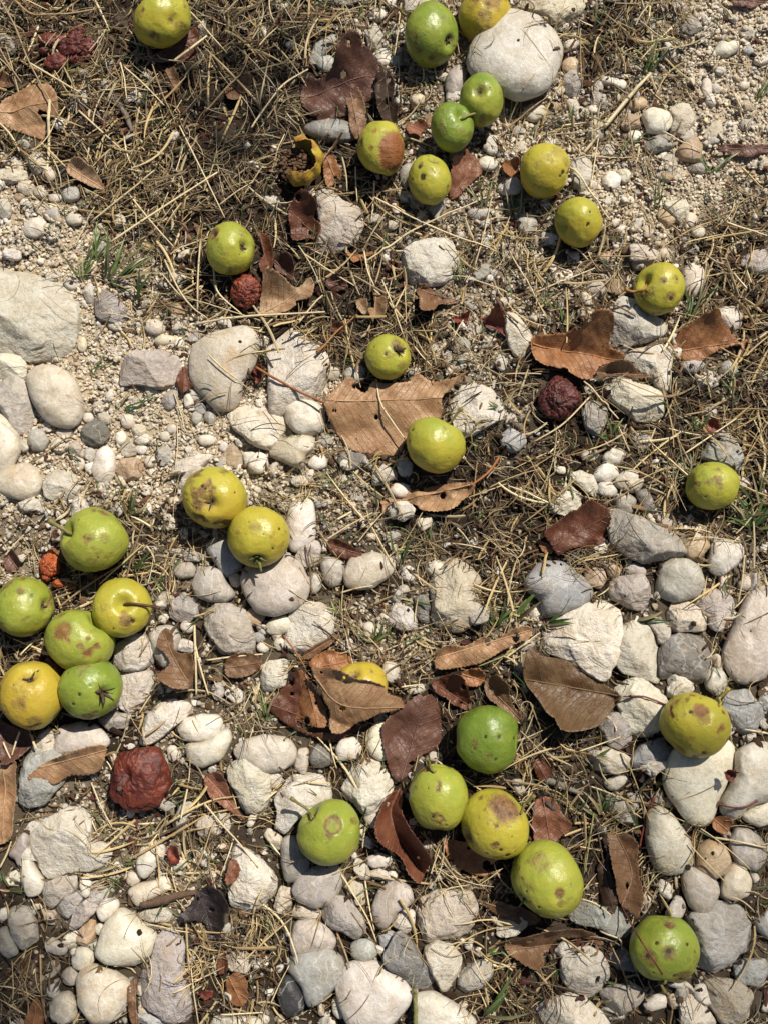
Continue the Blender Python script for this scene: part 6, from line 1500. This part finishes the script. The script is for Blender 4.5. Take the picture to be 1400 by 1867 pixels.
rod('leaf_stalk', 'curved reddish stalk below the notched top-edge apple', 'leaf stalk', 'A', '690 130 740 160 780 220 810 300', [1.8, 1.8, 2.2, 3], (.2, .06, .03), M_STEM, 14, None, .1)
rod('leaf_stalk', 'red leaf stalk rising beside the oval white stone at lower right', 'leaf stalk', 'L', '810 205 775 310 755 400 740 480', [2.6, 1.8, 1.6, 1.4], (.2, .04, .025), M_STEM, 10, None, .1)
rod('leaf_stalk', 'thin red stalk lying across the rounded white stone at right edge', 'leaf stalk', 'L', '1140 235 1210 245 1280 235 1335 208', [1.2, 1.3, 1.5, 2.2], (.17, .05, .035), M_STEM, 5, None, .1)
rod('twig', 'dark grey slanting twig between brown leaves and the largest dented apple', 'twig', 'L', '215 215 250 250 320 300', [4, 4, 3], (.09, .075, .06), M_WOOD, 12)
rod('twig', 'reddish brown twig stub between the orange-yellow and tufted green apples', 'twig', 'G', '252 820 290 860 335 895', [4.5, 4, 4], (.22, .1, .07), M_WOOD, 20)
rod('twig', 'thin brown forked twig lying in front of the dark maroon dried apple', 'twig', 'F', '20 890 80 930 150 985', [3.5, 6, 4], (.2, .15, .1), M_WOOD, 6)
rod('twig', 'greenish brown stalk below the rounded white stone at bottom centre', 'twig', 'K', '862 1210 866 1300 868 1420', [3.5, 3.5, 4], (.19, .19, .06), M_STEM, 8)
rod('twig', 'thin reddish twig between dark straw right of the heart-shaped pale apple', 'twig', 'E', '1290 240 1340 330 1400 400', [2, 1.8, 1.5], (.16, .08, .05), M_WOOD, 6)

# ------------------------------------------------------------------ loose dry grass: ribbons with a ridge, many thousands
def ribbons(n, Lr, Wr, dens, base, pal, layer, seedd, bend=.25, k=6, stone=.08, tall=0.0, tuft=0, leafp=.3, rot=1.0):
    r = np.random.RandomState(seedd)
    X = (r.rand(n) * (PW + 560) - 280 - PW / 2) * S; Y = (PH / 2 - (r.rand(n) * (PH + 600) - 300)) * S
    ta = None
    if tuft:                                                          # stalks of one clump share a root and lean together
        q = np.arange(n) // tuft * tuft; X = X[q] + r.normal(0, 9, n) * S; Y = Y[q] + r.normal(0, 9, n) * S; ta = (r.rand(n) * 2 * np.pi)[q]
    j, i = cell(X, Y); gx, gy = gpx(X, Y)
    clump = vn(np.stack([gx / 26, gy / 26, 0 * gx], 1), seedd) * 1.1 + .1 + .5 * vn(np.stack([gx / 85, gy / 85, 0 * gx], 1), 77)
    keep = r.rand(n) < dens[j, i] * base * clump
    keep &= ~(STONEMASK[j, i] & (r.rand(n) > stone)); keep &= ~(LEAFMASK[j, i] & (r.rand(n) > leafp * .16)); keep &= ~APPLEMASK[j, i]
    if tuft: ta = ta[keep]
    X, Y = X[keep], Y[keep]; n = len(X); j, i = j[keep], i[keep]; gx, gy = gx[keep], gy[keep]
    L = (Lr[0] + (Lr[1] - Lr[0]) * r.rand(n) ** 2.0) * S; w_ = (Wr[0] + (Wr[1] - Wr[0]) * r.rand(n) ** 1.5) * S
    flow = vn(np.stack([gx / 150, gy / 150, 0 * gx + 3], 1), seedd + 1) * 9
    a = np.where(r.rand(n) < .45, flow + r.normal(0, .5, n), r.rand(n) * 2 * np.pi)
    if tuft: a = ta + r.normal(0, .3, n)
    cv = r.normal(0, bend, n) * 2
    t = np.linspace(-.5, .5, k)[None]
    ang = a[:, None] + cv[:, None] * t
    step = L[:, None] / (k - 1)
    dx = np.cumsum(np.cos(ang) * step, 1); dy = np.cumsum(np.sin(ang) * step, 1)
    px = X[:, None] + dx - dx.mean(1, keepdims=True); py = Y[:, None] + dy - dy.mean(1, keepdims=True)
    jj, ii = cell(px.ravel(), py.ravel()); h = H[jj, ii].reshape(n, k)
    m = h.copy()
    for _ in range(2): m = np.maximum(m, (np.concatenate([m[:, :1], m[:, :-1]], 1) + np.concatenate([m[:, 1:], m[:, -1:]], 1)) / 2)
    lay = (r.rand(n) ** 1.4 * layer * (0.25 + dens[j, i]) * S)[:, None]; onst = STONEMASK[jj, ii].reshape(n, k).mean(1)[:, None]; lay = lay * (1 - .9 * onst)
    tilt = r.normal(0, .16, n)[:, None] * L[:, None] * t * (1 - .85 * onst)
    zz = m + lay + tilt + .6 * S
    if tall: zz = zz + (t + .5) ** 1.3 * (r.rand(n)[:, None] * tall * L[:, None])
    hit = APPLEMASK[jj, ii].reshape(n, k).any(1) & (r.rand(n) < .8); hit |= (LEAFMASK[jj, ii].reshape(n, k).mean(1) > .25) & (r.rand(n) < .93); 
    ok = ~hit; px, py, zz, w_, ang, L = px[ok], py[ok], zz[ok], w_[ok], ang[ok], L[ok]; n = len(px)
    tw = r.normal(0, .5, n)[:, None] + r.normal(0, .5, n)[:, None] * t
    sx, sy = -np.sin(ang) * np.cos(tw), np.cos(ang) * np.cos(tw); sz = np.sin(tw)
    prof = np.interp(np.linspace(0, 1, k), [0, .12, .7, 1], [.75, 1, .85, .35])[None] * w_[:, None] * .5
    P = np.stack([px, py, zz], -1); Sd = np.stack([sx, sy, sz], -1) * prof[..., None]
    up = np.zeros_like(P); up[..., 2] = prof * .8
    V = np.stack([P - Sd, P + up, P + Sd], 2).reshape(-1, 3)
    b = (np.arange(n)[:, None] * k + np.arange(k - 1)[None])[..., None] * 3
    F = np.concatenate([np.stack([b + 0, b + 1, b + 4, b + 3], -1).reshape(-1, 4), np.stack([b + 1, b + 2, b + 5, b + 4], -1).reshape(-1, 4)])
    jc, ic = cell(px.mean(1), py.mean(1)); shade_amt = np.clip(shade_tint[jc, ic] + r.normal(0, .22, n), 0, 1)       # shade painted into the straw: darker by the map
    c = np.array(pal)[r.randint(0, len(pal), n)] * r.uniform(.7, 1.15, n)[:, None]
    c = c * (1 - shade_amt[:, None] * np.array([[.70, .72, .70]]) * rot)  # rot scales the painted shade of this straw layer
    return V, F, np.repeat(c, k * 3, 0)
STR = [(.70, .54, .29), (.64, .48, .23), (.57, .42, .19), (.46, .32, .15), (.76, .64, .39), (.62, .5, .3), (.34, .22, .1)]
DUL = [(.24, .155, .08), (.15, .095, .05), (.33, .24, .14), (.09, .06, .035), (.4, .3, .17), (.05, .034, .02), (.26, .17, .085)]
def merge(ps):
    off = 0; Vs, Fs, Cs = [], [], []
    for V, F, c in ps: Vs.append(V); Fs.append(F + off); Cs.append(c); off += len(V)
    return np.concatenate(Vs), np.concatenate(Fs), np.concatenate(Cs)
V, F, c = merge([ribbons(34000, (6, 34), (1.4, 5.0), strawy ** 1.3, 1.0, DUL[1:2] + DUL[3:4] + DUL[5:], 6, 41, .35, 4, .0),
                 ribbons(36000, (8, 46), (1.6, 4.8), strawy ** 1.4, .8, STR + DUL, 12, 42, .3, 5, .012),
                 ribbons(15000, (36, 150), (2.0, 5.4), strawy ** 1.6, .62, STR[:6] + STR[:2] + DUL[:3], 22, 43, .26, 9, .07, .0, 0, .3, .3),
                 ribbons(30000, (30, 105), (.8, 2.3), strawy ** 1.3 + .06, .7, STR + DUL, 18, 45, .5, 9, .04, .14, 16, .3, .5),
                 ribbons(9000, (25, 80), (.9, 1.9), strawy + .12, .7, STR + DUL[:3], 16, 44, .9, 9, .12, .25)])
obj('dry_grass', mesh_np('dry_grass', V, F, False, dict(tint=c)), M_STRAW, kind='stuff', label='mat of dead straw, chaff and dry grass between the stones')
V, F, c = ribbons(9000, (9, 30), (5, 15), np.clip(strawy, 0, 1), .75, [(.14, .075, .04), (.1, .05, .03), (.2, .12, .065), (.07, .04, .025), (.25, .16, .09), (.12, .045, .035)], 7, 46, 1.2, 4, .01, 0)
V[:, 2] += (vn(V / S / 5, 3) - .5) * 5 * S
obj('leaf_fragments', mesh_np('leaf_fragments', V, F, True, dict(tint=c)), M_SOIL, kind='stuff', label='crumbled brown bits of dead leaf mixed into the straw')
# crumbs of dark leaf litter
V, F, c = grains(26000, 1.5, 6.5, np.clip(strawy * .9, 0, 1), 1.0, 1.6, [(.07, .045, .028), (.1, .06, .035), (.05, .033, .022), (.16, .09, .05), (.13, .05, .03)], .02, False, 51, .4)
obj('leaf_litter', mesh_np('leaf_litter', V, F, False, dict(tint=c)), M_SOIL, kind='stuff', label='dark brown crumbs of decayed leaf litter under the straw')

# ------------------------------------------------------------------ green grass: tufts one can point at, then the fine growth between
GR = [(.065, .11, .03), (.09, .14, .035), (.05, .09, .028), (.13, .17, .05), (.17, .17, .075), (.3, .25, .13)]
def blades(base, n, Lr, Wr, spread, dirs, r, k=8, droop=.5):
    Vs, Fs, Cs = [], [], []; off = 0
    for q in range(n):
        a = dirs[r.randint(len(dirs))] + r.normal(0, spread); L = r.uniform(*Lr) * S; w_ = r.uniform(*Wr) * S * .8
        t = np.linspace(0, 1, k); e0 = r.uniform(.35, 1.1); el = e0 - t * r.uniform(.3, 1.2) * droop * 2; b = base + np.array([r.normal(0, 4) * S, r.normal(0, 4) * S, 0])
        aa = a + t * r.normal(0, .35)
        st_ = L / (k - 1); P = b + np.cumsum(np.stack([np.cos(aa) * np.cos(el), np.sin(aa) * np.cos(el), np.sin(el)], 1) * st_, 0)
        sdv = np.stack([-np.sin(aa), np.cos(aa), 0 * aa], 1); pr = w_ * .5 * np.interp(t, [0, .15, .6, 1], [.6, 1, .85, .05])[:, None]
        V = np.stack([P - sdv * pr + np.array([0, 0, .6]) * pr, P, P + sdv * pr + np.array([0, 0, .6]) * pr], 1).reshape(-1, 3); m = np.arange(k - 1)[:, None] * 3
        F = np.concatenate([np.stack([m + 0, m + 1, m + 4, m + 3], -1).reshape(-1, 4), np.stack([m + 1, m + 2, m + 5, m + 4], -1).reshape(-1, 4)]) + off
        g = np.array(GR[r.randint(len(GR))]) * r.uniform(.8, 1.2); Vs.append(V); Fs.append(F); Cs.append(np.tile(g, (len(V), 1))); off += len(V)
    return np.concatenate(Vs), np.concatenate(Fs), np.concatenate(Cs)
TUFTS = """A 740 320 5 18 50 2 3 60 100
A 385 440 5 18 45 3 4 100 130 75
A 740 590 8 20 60 2 3.5 60 30 120
C 740 400 14 30 75 2 4 100 120 60 80
C 480 130 5 20 50 2 3 70 40
C 350 700 5 25 55 2.5 4 130 95
C 650 780 3 25 45 3 4 50
C 60 1150 6 30 60 2.5 4 80 100
C 280 1290 9 30 75 2.5 5 50 30 80
C 1090 930 9 30 70 3 5 60 130 40
C 800 1150 7 40 85 2 4 75 100 50
C 960 1320 3 20 40 2 3 70
C 1330 560 8 30 70 2.5 4 50 70
C 1210 1090 6 20 45 2 4 120 40
D 440 150 7 40 75 4 7 70 100 110
D 580 170 9 60 110 6 9 25 35 60
D 740 290 2 60 75 6 8 70
D 645 840 4 35 62 3 6 25 95 2
D 490 640 4 30 60 3 5 30 60
D 690 1390 6 25 60 3 5 20 100 60
E 1090 170 7 30 70 3 5 100 60
E 1200 1060 5 35 60 3.5 5 90 120
E 1310 820 4 20 36 5 7 20 170
E 470 1240 7 20 60 3 4 20 170 50
E 60 1210 4 20 40 3 4 40 70
F 310 430 4 30 60 4 6 75 90
F 960 370 6 30 80 3 5 95 80 60
F 1010 330 7 40 95 3 5 65 50
F 560 1000 9 18 42 4 6 150 30 80 170
F 960 1290 9 25 80 3.5 6 60 110 20
F 1000 950 6 20 45 3.5 6 110 60
F 1340 1390 10 40 100 4 7 110 60 140
F 1210 760 6 30 60 3 5 120 60
F 250 310 4 25 60 3 4 150
G 700 340 8 30 60 4 6 30 90 110
G 860 440 4 15 30 5 6 110
G 0 620 3 15 30 3 4 50
H 480 580 9 18 42 4 6 160 60 20
H 650 740 11 20 55 4 7 110 70 40 130
H 780 330 7 30 75 4 6 95 80
H 930 230 6 15 40 4 7 60 110
H 1215 90 3 15 22 7 9 90
H 860 520 5 18 38 4 6 10 160
H 1290 640 9 30 65 5 8 75 100 60
H 80 1150 8 25 60 3.5 5 80 110 60
H 1200 1080 3 12 24 4 6 90
H 1070 800 4 15 30 4 6 30
I 60 620 4 50 90 7 10 45 55
I 230 640 3 40 60 7 9 30
I 690 620 3 40 55 7 9 10
I 1300 130 12 30 75 5 8 160 120 60 140
I 480 1340 3 18 30 5 7 20
J 650 555 4 20 45 5 8 180 10
J 790 380 5 10 18 5 7 90 30
J 60 680 6 20 40 4 6 120 40
K 90 950 6 25 60 3 5 90 80
K 1230 1340 5 40 75 6 9 30 40
K 1230 1040 4 15 26 5 8 30
L 520 290 7 30 66 5 8 100 130 60
L 735 380 3 50 75 6 8 85
L 620 1180 4 20 36 4 6 180 0
L 270 1160 3 16 28 6 9 40
B 1230 1120 6 30 60 3 5 110 70
B 1380 1150 6 30 70 3 5 80 95
B 560 120 4 25 50 3 4 60
B 300 1290 3 20 40 3 4 60
P 170 480 10 30 80 4 6 60 75
P 300 30 5 25 55 3 5 80
"""
for q, ln in enumerate(TUFTS.strip().split('\n')):
    p = ln.split(); t = p[0]; x, y, n, l0, l1, w0, w1 = [float(a) for a in p[1:8]]; dirs = [math.radians(float(a)) for a in p[8:]]
    r = np.random.RandomState(900 + q); c = tp(t, x, y); b = W(c[0], c[1], 0.002); h = float(hat(b[0], b[1])[0]) - 1 * S; b = W(c[0], c[1], h)
    V, F, cc = blades(np.array((0, 0, 0.)), int(n), (l0, l1 * 1.1), (w0, w1), .28, dirs, r)
    desc = ('sparse ' if n < 5 else 'dense ' if n > 8 else '') + ('short ' if l1 < 45 else 'tall ' if l1 > 72 else '') + ('broad-bladed ' if w1 > 6 else 'fine ' if w1 < 4.5 else '') + 'green grass tuft'
    obj('grass_tuft', mesh_np('grass_tuft', V, F, True, dict(tint=cc)), M_GRASS, loc=b, label=where_label(desc, c[0], c[1], 8), cat='grass tuft', group='green grass tufts')
V, F, c = ribbons(8500, (16, 60), (1.2, 3.4), strawy + gravelly * .25, .55, GR[:5] + GR[:4], 16, 61, .5, 7, .03, .6)
obj('green_grass', mesh_np('green_grass', V, F, True, dict(tint=c)), M_GRASS, kind='stuff', label='thin green grass blades growing through the straw')
# ------------------------------------------------------------------ unseen boughs added out of frame to cast soft shade on the ground
def bough(gxp, gyp, rad, cover, dist, out, lab, sd_):
    r = np.random.RandomState(sd_); t0 = Vector(W(gxp, gyp, 0.005)); c = t0 + sd * dist
    a1 = sd.orthogonal().normalized(); a2 = sd.cross(a1); root = empty('shade_bough', c); tag(root, lab, 'shade bough', 'added boughs out of frame')
    R_ = rad * S; la, lb = .011, .0065; n = int(cover * math.pi * R_ * R_ * 1.25 / (math.pi * la * lb * .8)) + 1
    Vs, Fs = [], []
    end = c + Vector(out).normalized() * 3.0 + Vector((0, 0, .5))
    for k in range(n):
        rr = R_ * math.sqrt((k + .5) / n) * r.uniform(.8, 1.15); an = k * 2.39996 + r.uniform(-.4, .4)
        p = a1 * rr * math.cos(an) + a2 * rr * math.sin(an) + sd * r.uniform(-.08, .08)
        u = (a1 * r.normal() + a2 * r.normal() + sd * r.normal() * .3).normalized(); v = u.cross(sd).normalized()
        b = len(Vs)
        prof = [(-1, 0), (-.6, .62), (0, 1), (.6, .7), (1, 0), (.6, -.7), (0, -1), (-.6, -.62)]
        Vs += [tuple(p + u * la * x + v * lb * y + sd * .002 * abs(y)) for x, y in prof] + [tuple(p)]
        Fs += [(b + 8, b + i, b + (i + 1) % 8) for i in range(8)]
    me = mesh_np('foliage', np.array(Vs), np.array(Fs), True, dict(tint=np.tile(np.array([[.07, .11, .035]]), (len(Vs), 1))))
    obj('foliage', me, M_GRASS, root)
    wd = resample([np.zeros(3), np.array((end - c) * .4) + r.normal(0, .04, 3), np.array(end - c)], 16)
    tv, tf = tube(wd, np.linspace(.0012, .02, 16), 8, .2); obj('wood', mesh_np('wood', tv, tf), M_WOOD, root, color=(.14, .11, .08, 1))
bough(430, 170, 130, .22, 1.3, (.1, 1, .1), 'added leafy bough out of frame, shading the upper straw', 3)
bough(1270, 1680, 320, .2, 4.6, (1, -.3, .1), 'added leafy bough out of frame, shading the lower right stones', 4)
bough(10, 1800, 110, .6, 2.4, (-1, -.6, .1), 'added leafy bough out of frame, shading the lower left corner', 5)
